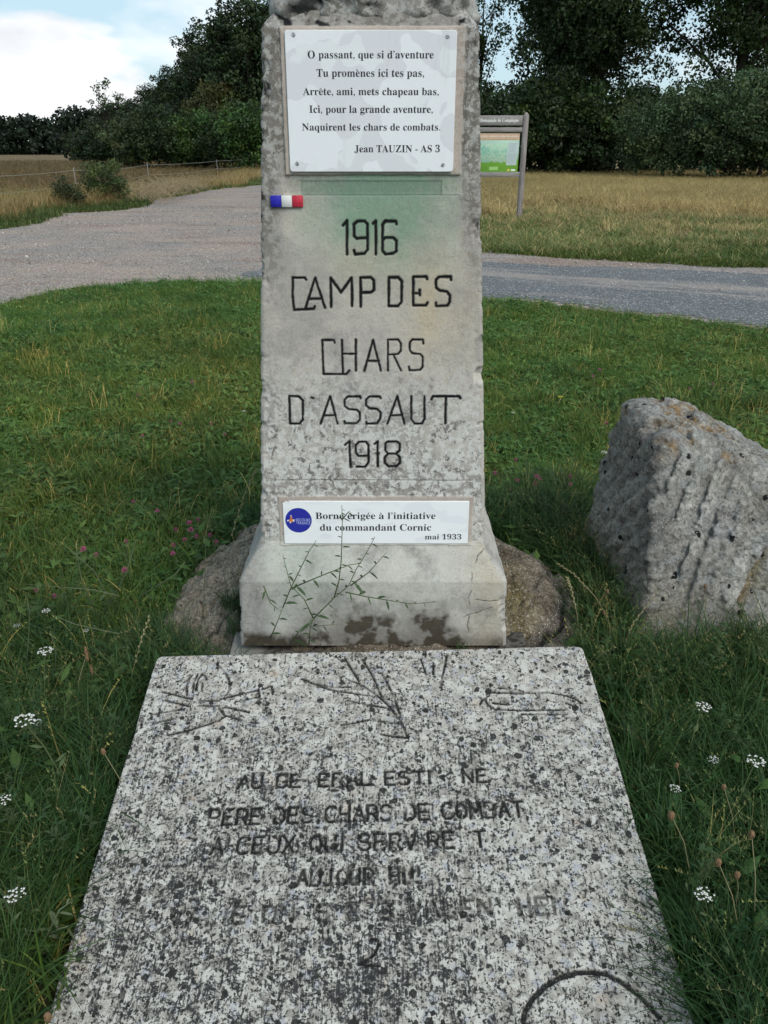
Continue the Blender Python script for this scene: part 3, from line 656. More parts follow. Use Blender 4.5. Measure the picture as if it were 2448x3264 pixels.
def concrete_material(name):
    m = M(name, .92, .2); o_ = m.obj(); ow = m.warp(o_, 22, .03); base = m.att('base'); li = m.att('lich', out='Fac'); gv = m.att('groove', out='Fac')
    nf = m.noise(o_, 170, 5, .7); nm = m.noise(ow, 52, 9, .72); nl = m.noise(ow, 13, 7, .66)
    c = m.mix(1.0, base, m.mix(nf, (.72, .72, .72), (1.24, 1.24, 1.24)), 'MULTIPLY')
    c = m.mix(m.math('MULTIPLY', m.step(nl, .45, .70), .25), c, (.24, .215, .185))
    pale = m.math('MULTIPLY', m.step(nm, .47, .53), li); c = m.mix(m.math('MULTIPLY', pale, .85), c, (.56, .55, .52))
    gry = m.math('MULTIPLY', m.step(m.noise(ow, 40, 9, .72), .55, .60), li); c = m.mix(m.math('MULTIPLY', gry, .9), c, (.16, .15, .14))
    blk = m.math('MULTIPLY', m.step(m.noise(ow, 60, 4, .6), .66, .70), li); c = m.mix(m.math('MULTIPLY', blk, .7), c, (.06, .055, .05))
    sp_ = m.step(m.noise(o_, 240, 2, .5), .64, .72); c = m.mix(m.math('MULTIPLY', sp_, .55), c, (.09, .085, .08))
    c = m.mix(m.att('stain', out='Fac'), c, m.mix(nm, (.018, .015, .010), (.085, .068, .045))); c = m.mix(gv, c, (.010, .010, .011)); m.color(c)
    m.bump(m.math('ADD', m.math('MULTIPLY', nm, .5), m.math('MULTIPLY', nf, .5)), .5, .004); return m.m
CONC = concrete_material('weathered_concrete')
mon = tag(empty('monument_pillar', (AX, AY, 0)), 'tall tapering concrete memorial pillar with white plaques and carved black letters', 'monument')
off = np.array([AX, AY, 0])
top = np.stack([V.reshape(nr, nc, 3)[-1].mean(0)]); Vall = np.concatenate([V, top]); l = (nr-1)*nc
cf = np.array([(l+k, l+(k+1) % nc, nr*nc) for k in range(nc)])
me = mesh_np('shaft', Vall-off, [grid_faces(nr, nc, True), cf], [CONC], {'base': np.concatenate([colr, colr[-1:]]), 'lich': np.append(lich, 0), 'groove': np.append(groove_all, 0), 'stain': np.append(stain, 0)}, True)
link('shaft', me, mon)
# rough stone cap
import bmesh
def ico(sub):
    bm = bmesh.new(); bmesh.ops.create_icosphere(bm, subdivisions=sub, radius=1)
    V = np.array([v.co for v in bm.verts]); F = np.array([[v.index for v in f.verts] for f in bm.faces]); bm.free(); return V, F
def polytope(dirs, planes, k=14.0):
    """radius along each direction to a soft-edged convex solid given by planes (n, d)"""
    inv = np.zeros(len(dirs))
    acc = 0
    for n_, d_ in planes:
        n_ = np.array(n_, float); n_ /= np.linalg.norm(n_); q = np.clip(dirs@n_, 0, None)/d_; acc = acc+q**k
    return 1/np.maximum(acc, 1e-9)**(1/k)
D_, F_ = ico(6)
r_ = polytope(D_, [((1, 0, 0), .262), ((-1, 0, 0), .262), ((0, 1, 0), .255), ((0, -1, 0), .250), ((0, 0, 1), .17), ((0, 0, -1), .055), ((1, 0, 1), .25), ((-1, 0, 1), .262), ((0, -1, 1), .23), ((0, 1, 1), .23)], 9)
V = D_*r_[:, None]; cavity = np.clip(fbm(V, 9, 4, .6)-.05, 0, 1); V = V*(1+.20*fbm(V, 8, 5, .65)[:, None]-.45*cavity[:, None]*.6)
cc_ = lerpc((.27, .25, .23), (.12, .115, .10), sstep(-.2, .3, fbm(V, 10, 4, .6))); cc_ = lerpc(cc_, (.34, .35, .32), sstep(.15, .4, fbm(V+5, 12, 3)))
link('rough_stone_cap', mesh_np('rough_stone_cap', V+np.array([0.006, 0, 1.952]), F_, [CONC], {'base': cc_, 'lich': np.full(len(V), .5), 'groove': sstep(.10, .22, cavity)*.95}, True), mon)
# plinth ledge in front of the foot
xs2 = np.linspace(-.50, .47, 160); ys2 = np.linspace(1.90, 2.16, 50); X, Y = np.meshgrid(xs2, ys2); Zp = .158+.006*n2(X, Y, 20, 4, 3).reshape(X.shape)-.03*sstep(1.925, 1.90, Y)
Zp[:, 0] = Zp[:, -1] = .02; Zp[0] = .02; Zp[-1] = .02
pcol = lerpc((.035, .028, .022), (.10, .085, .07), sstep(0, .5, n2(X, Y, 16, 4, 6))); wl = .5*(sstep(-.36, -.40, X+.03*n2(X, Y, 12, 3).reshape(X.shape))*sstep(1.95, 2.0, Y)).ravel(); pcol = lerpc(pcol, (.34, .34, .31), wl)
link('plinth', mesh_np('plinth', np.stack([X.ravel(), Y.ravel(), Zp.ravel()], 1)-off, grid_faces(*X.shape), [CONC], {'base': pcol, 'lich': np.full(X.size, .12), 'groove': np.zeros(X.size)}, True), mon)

# ---- lettering: flat print cut from the built-in typeface (its bold roman letters), accents added as small strokes
def roman(t):
    r = ''
    for ch_ in t:
        if 'A' <= ch_ <= 'Z': r += chr(0x1D400+ord(ch_)-65)
        elif 'a' <= ch_ <= 'z': r += chr(0x1D41A+ord(ch_)-97)
        elif '0' <= ch_ <= '9': r += chr(0x1D7CE+ord(ch_)-48)
        else: r += ch_
    return r
ACC = {'è': ('e', 'g'), 'é': ('e', 'a'), 'ê': ('e', 'c'), 'à': ('a', 'g'), 'É': ('E', 'a')}
def glyphs(t):
    cu = bpy.data.curves.new('t', 'FONT'); cu.body = t; cu.size = 1; cu.resolution_u = 3; ob = bpy.data.objects.new('t', cu); C.objects.link(ob)
    dg = bpy.context.evaluated_depsgraph_get(); me = bpy.data.meshes.new_from_object(ob.evaluated_get(dg)); V = np.array([v.co[:] for v in me.vertices]).reshape(-1, 3)[:, :2]
    F = [tuple(p.vertices) for p in me.polygons]; bpy.data.meshes.remove(me); bpy.data.objects.remove(ob); bpy.data.curves.remove(cu); return V, F
def adv(t):
    V, _ = glyphs(t+'I'); b_, _ = glyphs('I'); return V[:, 0].max()-b_[:, 0].max()
def text_line(t, x0, x1, z0, cap, serif=True, thin=1.0):
    """returns V (x,z), F of one printed line spanning x0..x1 on baseline z0 with capital height cap"""
    f = roman if serif else (lambda s: s); plainT = ''.join(ACC[c][0] if c in ACC else c for c in t)
    V, F = glyphs(f(plainT)); V = V.copy(); Vl = [V]; n = len(V); mn, mx = V[:, 0].min(), V[:, 0].max()
    for i, c in enumerate(t):
        if c in ACC:
            a = adv(f(plainT[:i])); b_ = adv(f(plainT[:i+1])); cx = (a+b_)/2-.01; zb = .50 if c.islower() else .72; ty = ACC[c][1]
            q = {'a': [(-.02, 0), (.045, 0), (.13, .17), (.04, .17)], 'g': [(.02, 0), (-.045, 0), (-.13, .17), (-.04, .17)]}
            for pol in ([q[ty]] if ty in q else [[(-.13, .0), (-.08, .0), (.01, .12), (-.02, .16)], [(.13, .0), (.08, .0), (-.01, .12), (.02, .16)]]):
                Vl.append(np.array([(cx+px, zb+pz) for px, pz in pol])); F.append(tuple(range(n, n+4))); n += 4
    V = np.concatenate(Vl); H0, _ = glyphs(f('I')); hcap = H0[:, 1].max()-H0[:, 1].min(); zmin = H0[:, 1].min()
    V = np.stack([x0+(V[:, 0]-mn)/(mx-mn)*(x1-x0), z0+(V[:, 1]-zmin)/hcap*cap], 1); return V, F
def face_mesh(name, parts, mat, lift, parent, yf=yface, origin=off):
    Vv = []; Ff = []; n = 0
    for V, F in parts:
        for x, z in V: Vv.append((x-origin[0], float(yf(z))-lift-origin[1], z-origin[2]))
        Ff += [tuple(i+n for i in f) for f in F]; n += len(V)
    me = bpy.data.meshes.new(name); me.from_pydata(Vv, [], Ff); me.materials.append(mat); me.update(); return link(name, me, parent)
INK = plain('black_print', (.018, .019, .022), .5, .3, var=.1)
# plaque bodies
def plaque(name, x0, x1, z0, z1, rc, depth, mat, label):
    mb = MB(); n = 6; pts = []
    for cx, cz, a0 in ((x1-rc, z1-rc, 0), (x0+rc, z1-rc, 90), (x0+rc, z0+rc, 180), (x1-rc, z0+rc, 270)):
        for i in range(n): a = rad(a0+90*i/(n-1)); pts.append((cx+rc*math.cos(a), cz+rc*math.sin(a)))
    k = len(pts); V = []
    for s_, dd in ((1, .002), (1, depth-.0012), (.0, depth)):
        for x, z in pts:
            xi = x+(.0012 if s_ == 0 else 0)*(-1 if x > (x0+x1)/2 else 1); zi = z+(.0012 if s_ == 0 else 0)*(-1 if z > (z0+z1)/2 else 1); V.append((xi-AX, float(yface(zi))-dd-AY, zi))
    F4 = [(a*k+i, a*k+(i+1) % k, (a+1)*k+(i+1) % k, (a+1)*k+i) for a in (0, 1) for i in range(k)]
    me = bpy.data.meshes.new(name); me.from_pydata(V, [], F4+[tuple(range(2*k, 3*k))]); me.materials.append(mat); me.update(); fix_normals(me)
    o = link(name, me, mon); o['label'] = label; return o
m = M('glossy_white_plaque', .22, .5); o_ = m.obj(); ow = m.warp(o_, 6, .18)
v1 = m.noise(ow, 9, 1, .3, .6); wip = m.math('MULTIPLY', m.step(v1, .50, .515), 1.0); v2 = m.noise(m.map(ow, (1, 1, 1), (4, 2, 7)), 11, 1, .3, .8)
c = m.mix(wip, (.665, .665, .68), (.76, .77, .78)); c = m.mix(m.math('MULTIPLY', m.step(v2, .60, .62), .8), c, (.75, .77, .77)); c = m.mix(m.math('MULTIPLY', m.noise(o_, 300, 2), .08), c, (.3, .3, .3)); c = m.mix(m.math('MULTIPLY', m.step(m.noise(m.map(o_, (30, 1, 3)), 1, 5, .7), .55, .8), .35), c, (.42, .42, .38)); m.color(c)
m.put(m.p.inputs['Roughness'], m.math('ADD', .18, m.math('MULTIPLY', wip, .2))); PLQ = m.m
up = plaque('white_plaque', -.2415, .1775, 1.565, 1.879, .007, .0105, PLQ, 'white poem plaque held by four screws')
lines = [('O passant, que si d’aventure', 360, 1148, 370, 48), ('Tu promènes ici tes pas,', 415, 1088, 485, 48), ('Arrête, ami, mets chapeau bas,', 330, 1180, 600, 46), ('Ici, pour la grande aventure,', 370, 1143, 711, 46),
         ('Naquirent les chars de combats.', 325, 1190, 822, 44), ('Jean TAUZIN - AS 3', 652, 1187, 958, 44)]
parts = []
for t, a, b_, bl, cp_ in lines:
    xa, za = on_face(800+a/1.975, bl/1.975); xb, _ = on_face(800+b_/1.975, bl/1.975); _, zt = on_face(1200, (bl-cp_)/1.975); parts.append(text_line(t, xa, xb, za, zt-za))
def child_plane(name, parts, mat, lift, par):
    o = face_mesh(name, parts, mat, lift, None); o.parent = par; return o
child_plane('lettering', parts, INK, .0109, up)
STEEL = plain('zinc_screw', (.55, .55, .55), .35, .5, .8)
mb = MB(); ns = 12; V = []
for s_, dd in ((.0050, 0), (.0050, .0012), (.0036, .0024)):
    V += [(s_*math.cos(6.2832*k/ns), -dd, s_*math.sin(6.2832*k/ns)) for k in range(ns)]
mb.add(V, [(a*ns+k, a*ns+(k+1) % ns, (a+1)*ns+(k+1) % ns, (a+1)*ns+k) for a in (0, 1) for k in range(ns)]); mb.add([V[2*ns+k] for k in range(ns)], None, [(0, k, k+1) for k in range(1, ns-1)])
scr = mb.mesh('screw', [STEEL]); mb = MB(); mb.box(-.0044, .0044, -.0031, -.0023, -.0006, .0006); slot = mb.mesh('slot', [INK])
for i, (px, py) in enumerate(((937, 112), (1426, 118), (949, 521), (1411, 525))):
    x, z = on_face(px, py); o = link('screw', scr, up, (x-AX, float(yface(z))-.0105-AY, z)); o.rotation_euler = (0, (1.2, .3, 1.5, 2.2)[i], 0); link('slot', slot, o)
m = M('white_enamel', .3, .5); o_ = m.obj(); c = m.mix(m.math('MULTIPLY', m.step(m.noise(m.map(o_, (1, 1, 3)), 8, 3), .55, .6), .5), (.78, .80, .80), (.68, .69, .72))
rust = m.step(m.math('ADD', m.noise(o_, 60, 5, .7), m.math('MULTIPLY', m.step(m.sep(o_)[2], .64, .658), m.step(m.sep(o_)[0], -.21, -.26))), 1.38, 1.5)
m.color(m.mix(rust, c, (.22, .13, .09))); ENA = m.m
lo = plaque('white_plaque', -.3065, .2575, .5185, .6575, .003, .0095, ENA, 'long white plaque with a round blue badge')
parts = []
for t, a, b_, bl, cp_ in (('Borne érigée à l’initiative', 328, 1315, 207, 53), ('du commandant Cornic', 365, 1280, 303, 53), ('mai 1933', 1228, 1528, 375, 42)):
    xa, za = on_face(880+a/2.592, 1570+bl/2.592); xb, _ = on_face(880+b_/2.592, 1570+bl/2.592); _, zt = on_face(1200, 1570+(bl-cp_)/2.592); parts.append(text_line(t, xa, xb, za, zt-za))
child_plane('lettering', parts, INK, .0099, lo)
bx, bz = on_face(952.5, 1654); br_ = on_face(994.5, 1654)[0]-bx
V = [(bx, bz)]+[(bx+br_*math.cos(a), bz+br_*math.sin(a)) for a in np.linspace(0, 2*math.pi, 49)[:-1]]; F = [(0, 1+(k+1) % 48, 1+k) for k in range(48)]
BLUE = plain('badge_blue', (.022, .028, .30), .3, .5, var=.05); badge = child_plane('round_badge', [(np.array(V), F)], BLUE, .0101, lo)
xa, za = on_face(880+166/2.592, 1570+226/2.592); xb, _ = on_face(880+285/2.592, 1654); xc, zc = on_face(880+187/2.592, 1570+251/2.592); _, zd = on_face(952, 1570+203/2.592)
LIGHTB = plain('badge_pale', (.42, .47, .72), .4, .4, var=.05)
child_plane('lettering', [text_line('SECOURS', xa, xb, za, zd-za, False), text_line('FRANCE', xc, xb, zc, (zd-za)*.95, False), text_line('DE', xa+.0005, xa+.006, zc+.004, (zd-za)*.42, False)], LIGHTB, .0104, badge)['kind'] = 'stuff'
# the small emblem on the badge: a little standing bee-like figure in orange and white
pol = lambda L: [(np.array([(bx+br_*px, bz+br_*pz) for px, pz in q]), [tuple(range(len(q)))]) for q in L]
child_plane('emblem', pol([[(-.62, .28), (-.52, .34), (-.46, .24), (-.50, .10), (-.60, .10)], [(-.70, .08), (-.40, .12), (-.34, -.10), (-.52, -.16), (-.74, -.06)]]), plain('badge_orange', (.55, .20, .06), .4, var=.1), .0104, badge)
child_plane('emblem', pol([[(-.86, .02), (-.74, .06), (-.72, -.04), (-.84, -.10)], [(-.42, .05), (-.30, .08), (-.30, -.06), (-.42, -.10)], [(-.60, .40), (-.52, .42), (-.50, .34), (-.58, .33)], [(-.66, -.10), (-.58, -.12), (-.60, -.24), (-.68, -.22)]]), plain('badge_white', (.75, .75, .70), .4, var=.05), .0105, badge)
# tricolour tiles
tl = link('tricolour_tile', None, mon, (0, 0, 0)); tl['label'] = 'three glazed tiles in blue, white and red'
x0, z1 = on_face(862, 623); x1, z0 = on_face(967, 660)
for k, (nm, cl_) in enumerate((('tile', (.020, .018, .36)), ('tile', (.66, .66, .64)), ('tile', (.52, .030, .055)))):
    m = M(('tile_blue', 'tile_white', 'tile_red')[k], .6, .3); nn_ = m.noise(m.obj(), 120, 4, .7); m.color(m.mix(m.step(nn_, .55, .7), cl_, tuple(c*(.45 if k != 1 else .9) for c in cl_))).bump(nn_, .3, .002)
    a = x0+(x1-x0)*k/3; mb = MB(); yf_ = float(yface((z0+z1)/2)); mb.box(a+.0004-AX, a+(x1-x0)/3-.0004-AX, yf_-.008-AY, yf_+.002-AY, z0, z1, .0012); me = mb.mesh('tile', [m.m]); fix_normals(me); o = link('tile', me, tl); o['label'] = ('blue tile', 'white tile', 'red tile')[k]

# ------------------------------------------------------------------ rough footing the pillar stands on
nr_, na_ = 90, 220; r = np.linspace(0, 1, nr_)[:, None]; a = np.linspace(0, 2*np.pi, na_, endpoint=False)[None]
RX = .81+0*a+.05*np.cos(a*2+1)+.04*n2(np.cos(a), np.sin(a), 1.6, 3, 2).reshape(a.shape)*2; X = -.03+RX*r*np.cos(a); Y = 2.54+RX*.95*r*np.sin(a)
Zm = .285*(1-r**2.3)**.85+0*a; q = np.stack([X.ravel(), Y.ravel(), 0*X.ravel()], 1)
Zm = Zm.ravel(); edge_ = sstep(1.0, .9, np.repeat(r.ravel(), na_)); Zm += (.045*fbm(q, 3.5, 3)+.040*fbm(q, 11, 5, .65)+.012*fbm(q, 50, 3)-.03*np.clip(np.abs(fbm(q+6, 6, 2))*-8+1, 0, 1))*edge_
# broken left flank: stepped slabs of old concrete
lf_ = sstep(-.42, -.55, X.ravel()); Zm += lf_*.030*np.round(2*fbm(q+4, 4.5, 2))/1.0
carc = [[(.42, 2.95), (.58, 2.75), (.66, 2.55), (.67, 2.42), (.62, 2.28), (.50, 2.12), (.40, 2.04)], [(-.45, 2.75), (-.52, 2.6), (-.50, 2.45)], [(-.62, 2.2), (-.50, 2.28), (-.46, 2.12)], [(-.40, 2.86), (-.47, 2.9)]]
cd_ = seg_dist(X.ravel()+.02*fbm(q, 9, 3), Y.ravel()+.02*fbm(q+3, 9, 3), carc); ckm = sstep(.012, .004, cd_); Zm -= .02*ckm+.0*lf_
colm = lerpc((.095, .078, .056), (.21, .18, .14), sstep(-.2, .35, fbm(q, 6, 4, .6))); colm = lerpc(colm, (.19, .165, .13), lf_*.7); colm = lerpc(colm, (.15, .115, .03), np.exp(-((X.ravel()-.46)/.07)**2-((Y.ravel()-2.3)/.2)**2)*.4)
colm = lerpc(colm, (.06, .055, .055), np.clip(sstep(.05, .02, cd_)*(X.ravel() > 0), 0, 1)*.6)
m = M('old_footing_concrete', .93, .2); o_ = m.obj(); d1, c1 = m.vor2(m.warp(o_, 40, .01), 95); d2, c2 = m.vor2(o_, 210); b_ = m.att('base'); gv = m.att('groove', out='Fac')
c = m.mix(1.0, b_, m.mix(m.step(m.noise(o_, 50, 8, .8), .32, .68), (.35, .35, .35), (1.7, 1.65, 1.6)), 'MULTIPLY')
c = m.mix(m.math('MULTIPLY', m.math('MULTIPLY', m.step(m.sep(c1)[0], .80, .9), m.step(d1, .45, .25)), m.step(m.noise(o_, 9, 3), .35, .6)), c, (.36, .32, .27)); c = m.mix(m.math('MULTIPLY', m.step(m.sep(c2)[0], .80, .95), m.step(d2, .5, .3)), c, (.42, .39, .34))
c = m.mix(gv, c, (.012, .011, .010)); m.color(c).bump(m.math('SUBTRACT', m.noise(o_, 80, 5, .7), d1), .8, .008); FOOT = m.m
ft = link('concrete_footing', mesh_np('concrete_footing', np.stack([X.ravel(), Y.ravel(), Zm+.0], 1), grid_faces(nr_, na_, True), [FOOT], {'base': colm, 'groove': ckm}, True))
tag(ft, 'low round mound of cracked brown concrete under the pillar', 'footing')

# ------------------------------------------------------------------ inclined inscribed slab
GL = {'A': [[(0, 0), (.3, 1), (.6, 0)], [(.12, .36), (.48, .36)]], 'B': [[(0, 0), (0, 1), (.4, 1), (.5, .85), (.5, .65), (.4, .52), (0, .52)], [(.4, .52), (.55, .38), (.55, .14), (.42, 0), (0, 0)]],
      'C': [[(.55, .85), (.42, 1), (.15, 1), (0, .8), (0, .2), (.15, 0), (.42, 0), (.55, .15)]], 'D': [[(0, 0), (0, 1), (.35, 1), (.55, .75), (.55, .25), (.35, 0), (0, 0)]], 'E': [[(.5, 1), (0, 1), (0, 0), (.5, 0)], [(0, .52), (.4, .52)]],
      'G': [[(.55, .85), (.42, 1), (.15, 1), (0, .8), (0, .2), (.15, 0), (.42, 0), (.55, .15), (.55, .45), (.35, .45)]], 'H': [[(0, 0), (0, 1)], [(.5, 0), (.5, 1)], [(0, .5), (.5, .5)]], 'I': [[(.1, 0), (.1, 1)]], 'J': [[(.4, 1), (.4, .2), (.28, 0), (.1, 0), (0, .15)]], 'L': [[(0, 1), (0, 0), (.48, 0)]],
      'M': [[(0, 0), (.03, 1), (.32, .35), (.62, 1), (.65, 0)]], 'N': [[(0, 0), (0, 1), (.52, 0), (.52, 1)]], 'P': [[(0, 0), (0, 1), (.4, 1), (.52, .85), (.52, .6), (.4, .47), (0, .47)]],
      'Q': [[(.3, 0), (.08, .15), (0, .5), (.08, .85), (.3, 1), (.52, .85), (.6, .5), (.52, .15), (.3, 0)], [(.35, .25), (.6, -.1)]], 'R': [[(0, 0), (0, 1), (.4, 1), (.52, .85), (.52, .6), (.4, .47), (0, .47)], [(.28, .47), (.56, 0)]],
      'S': [[(.5, .86), (.38, 1), (.12, 1), (0, .85), (0, .65), (.12, .54), (.4, .48), (.52, .35), (.52, .14), (.38, 0), (.12, 0), (0, .14)]], 'T': [[(0, 1), (.6, 1)], [(.3, 1), (.3, 0)]], 'U': [[(0, 1), (0, .2), (.13, 0), (.4, 0), (.53, .2), (.53, 1)]],
      'V': [[(0, 1), (.28, 0), (.56, 1)]], 'X': [[(0, 0), (.52, 1)], [(0, 1), (.52, 0)]], 'O': [[(.3, 0), (.08, .15), (0, .5), (.08, .85), (.3, 1), (.52, .85), (.6, .5), (.52, .15), (.3, 0)]], ' ': []}
def row(t, u0, u1, vb, cap, drop=()):
    wds = [{'I': .2, 'M': .65, ' ': .35}.get(c, .56) for c in t]; tot = sum(wds)+.22*(len(t)-1); k = (u1-u0)/tot; x = u0; S_ = []
    for i, (c, wd) in enumerate(zip(t, wds)):
        if i not in drop:
            for s_ in GL[c]: S_.append([(x+px*k, vb-pz*cap) for px, pz in s_])
        x += (wd+.22)*k
    return S_
rows = row('AU GENERAL ESTIENNE', .301, .925, .440, .036, (5, 15, 16))+row('PERE DES CHARS DE COMBAT', .245, 1.0, .536, .040, (14,))+row('A CEUX QUI SERVIRENT', .262, .90, .610, .040, (15, 18))+row('AUJOURDHUI', .469, .745, .690, .036, (6,))+row('VARIE UNES E G VALENI HEN', .20, 1.06, .768, .036, (2, 8, 20))
nu, nv = 500, 450; cu_ = .005
uu = np.concatenate([[0, 0, .0008], np.linspace(.003, SLW-.003, nu), [SLW-.0008, SLW, SLW]]); du = np.concatenate([[-SLT, -.012, -.003], np.zeros(nu), [-.003, -.012, -SLT]])
vv = np.concatenate([[0, 0, .0008], np.linspace(.003, SLL-.003, nv), [SLL-.0008, SLL, SLL]]); dv = np.concatenate([[-SLT, -.012, -.003], np.zeros(nv), [-.003, -.012, -SLT]])
U_, V_ = np.meshgrid(uu, vv); Nn = np.minimum(du[None, :]+0*V_, dv[:, None]+0*U_).ravel(); U_ = U_.ravel(); V_ = V_.ravel()
q = np.stack([U_, V_, 0*U_], 1); fb = fbm(q, 30, 4, .6); f2_ = fbm(q, 110, 3, .6)
# rounded corners and knocked edges
eu = np.minimum(U_, SLW-U_); ev = np.minimum(V_, SLL-V_); rc = .028; cxx = np.clip(rc-eu, 0, None); cvv = np.clip(rc-ev, 0, None); dd = np.hypot(cxx, cvv); over = np.clip(dd-rc, 0, None)*(cxx > 0)*(cvv > 0)
su = np.sign(SLW/2-U_); sv_ = np.sign(SLL/2-V_); U2 = U_+su*over*cxx/np.maximum(dd, 1e-6); U2 += (U_/SLW-1)*(.010+.034*V_); V2 = V_+sv_*over*cvv/np.maximum(dd, 1e-6)
kn = np.clip(fbm(q+2, 9, 3, .6)-.05, 0, 1)*sstep(.02, 0, np.minimum(eu, ev)); U2 += su*kn*.010*(eu < ev); V2 += sv_*kn*.012*(ev <= eu)
g1 = seg_dist(U_+.0022*fb, V_+.0022*f2_, EMBLEM); g2 = seg_dist(U_+.002*fb, V_+.002*fbm(q+6, 30, 3), rows)
wear = sstep(-.28, .05, fbm(q+11, 22, 3)); gE = sstep(.0040, .0026, g1)*(.55+.45*wear); arc_ = sstep(.0065, .0042, seg_dist(U_+.002*fb, V_+.002*f2_, [EMBLEM[-3] if len(EMBLEM[-3]) > 8 else EMBLEM[-2]]))
gT = sstep(.0048, .0030, g2)*sstep(-.50, -.15, fbm(q+31, 30, 3))*(1.0-.30*sstep(.63, .78, V_)); G_ = np.clip(np.maximum(np.maximum(gE, gT), arc_), 0, 1)
ridge = sstep(.0025, .0008, seg_dist(U_, V_, [[(.14, .370), (.60, .366)], [(.14, .370), (.08, .47)]]))
Nn = Nn+(.0012*fb+.0005*f2_)*(Nn > -.005)-.0045*G_+.0012*ridge+.002*fbm(q, 3, 2)
Pw = SL_A+U2[:, None]*SL_U+V2[:, None]*SL_V+Nn[:, None]*SL_N
dark = .5+.9*fbm(q, 2.3, 4, .6)+.45*sstep(.9, .3, np.hypot((U_-.45)/.75, (V_-.72)/.38))-.30*sstep(.40, .10, V_)-.12*sstep(1.0, 1.2, U_)
m = M('lichened_slab', .93, .2); o_ = m.obj(); dk_ = m.att('dark', out='Fac'); gv = m.att('groove', out='Fac'); uv = m.att('suv', out='Vector')
ow = m.warp(o_, 38, .022); ow2 = m.warp(o_, 12, .05)
c = m.mix(m.step(m.noise(ow, 34, 8, .75), .38, .60), (.25, .232, .205), (.45, .425, .38))
pl, pc = m.vor2(m.warp(o_, 60, .035), 50); c = m.mix(m.math('MULTIPLY', m.step(m.sep(pc)[0], .55, .6), m.step(pl, .75, .55)), c, (.49, .47, .43)); c = m.mix(m.math('MULTIPLY', m.step(m.sep(pc)[1], .80, .88), m.step(pl, .6, .4)), c, (.36, .36, .37)); c = m.mix(m.math('MULTIPLY', m.step(m.sep(pc)[2], .975, .99), .5), c, (.42, .34, .27))
# fine black crust, denser below the middle, thinner at the top and right, drawn out in streaks down the slope
stn = m.noise(m.map(uv, (260, 14, 1)), 1.0, 3, .6); fn = m.noise(ow, 120, 6, .75); gn = m.noise(ow2, 34, 7, .75)
th = m.math('ADD', m.math('ADD', m.math('MULTIPLY', fn, .82), m.math('MULTIPLY', gn, .49)), m.math('ADD', m.math('MULTIPLY', stn, .28), m.math('MULTIPLY', dk_, .08)))
crust = m.step(th, .835, .885); c = m.mix(m.math('MULTIPLY', crust, .85), c, (.060, .057, .055)); c = m.mix(m.math('MULTIPLY', m.step(th, .895, .925), .95), c, (.030, .030, .031))
for sc_2, thr, lo_, hi_, seed in ((34, .64, .36, .22, (0, 0, 0)), (58, .58, .42, .24, (3, 1, 2)), (105, .56, .44, .26, (8, 4, 1)), (170, .55, .44, .28, (1, 4, 6))):
    dS, cS = m.vor2(m.map(m.warp(o_, 110, .016), (1, 1, 1), seed), sc_2); rS = m.math('MULTIPLY', m.sep(cS)[1], hi_); keepS = m.step(m.math('ADD', m.sep(cS)[0], m.math('MULTIPLY', dk_, .10)), thr+.1, thr+.13)
    c = m.mix(m.math('MULTIPLY', keepS, m.math('MULTIPLY', m.math('GREATER_THAN', m.math('ADD', rS, .14), dS), .95)), c, (.022, .021, .020))
c = m.mix(m.math('MULTIPLY', gv, .97), c, (.012, .0115, .011)); c = m.mix(m.math('MULTIPLY', m.math('SUBTRACT', 1.0, crust), m.math('MULTIPLY', m.step(m.noise(o_, 300, 2), .6, .7), .25)), c, (.6, .59, .57))
m.color(c).bump(m.math('ADD', m.noise(ow, 90, 5, .7), m.math('MULTIPLY', crust, -.4)), .5, .004); SLAB = m.m
ny_, nx_ = len(vv), len(uu); slab_o = SL_A.copy()
me = mesh_np('memorial_slab', Pw-slab_o, grid_faces(ny_, nx_)[:, ::-1], [SLAB], {'dark': dark, 'groove': G_}, True)
a_ = me.attributes.new('suv', 'FLOAT_VECTOR', 'POINT'); a_.data.foreach_set('vector', np.stack([U_, V_, 0*U_], 1).astype(np.float32).ravel())
sb = link('memorial_slab', me, None, tuple(slab_o)); tag(sb, 'sloping inscribed stone slab speckled with black lichen in front of the pillar', 'stone slab')

# ------------------------------------------------------------------ boulder to the right
D_, F_ = ico(7); c0 = np.array([1.34, 2.62, .33])
def pl_(n_, p): n_ = np.array(n_, float); n_ /= np.linalg.norm(n_); return (n_, max(.05, float((np.array(p)-c0)@n_)))
planes = [pl_((-1, -.10, .12), (.905, 2.6, .2)), pl_((.12, -.92, .38), (.95, 2.40, .35)), pl_((-.03, -.12, 1), (1.0, 2.7, .725)), pl_((.50, -.10, .86), (1.21, 2.80, .715)), pl_((.1, 1, .2), (1.2, 2.97, .4)),
          pl_((1, -.1, .1), (1.95, 2.6, .4)), pl_((0, 0, -1), (1.3, 2.6, -.12))]
r_ = polytope(D_, planes, 15); V = D_*r_[:, None]
Wp = V+c0; f_ = fbm(Wp, 3.2, 4, .55); g_ = fbm(Wp, 11, 4, .6); hgf = fbm(Wp, 38, 4, .65)
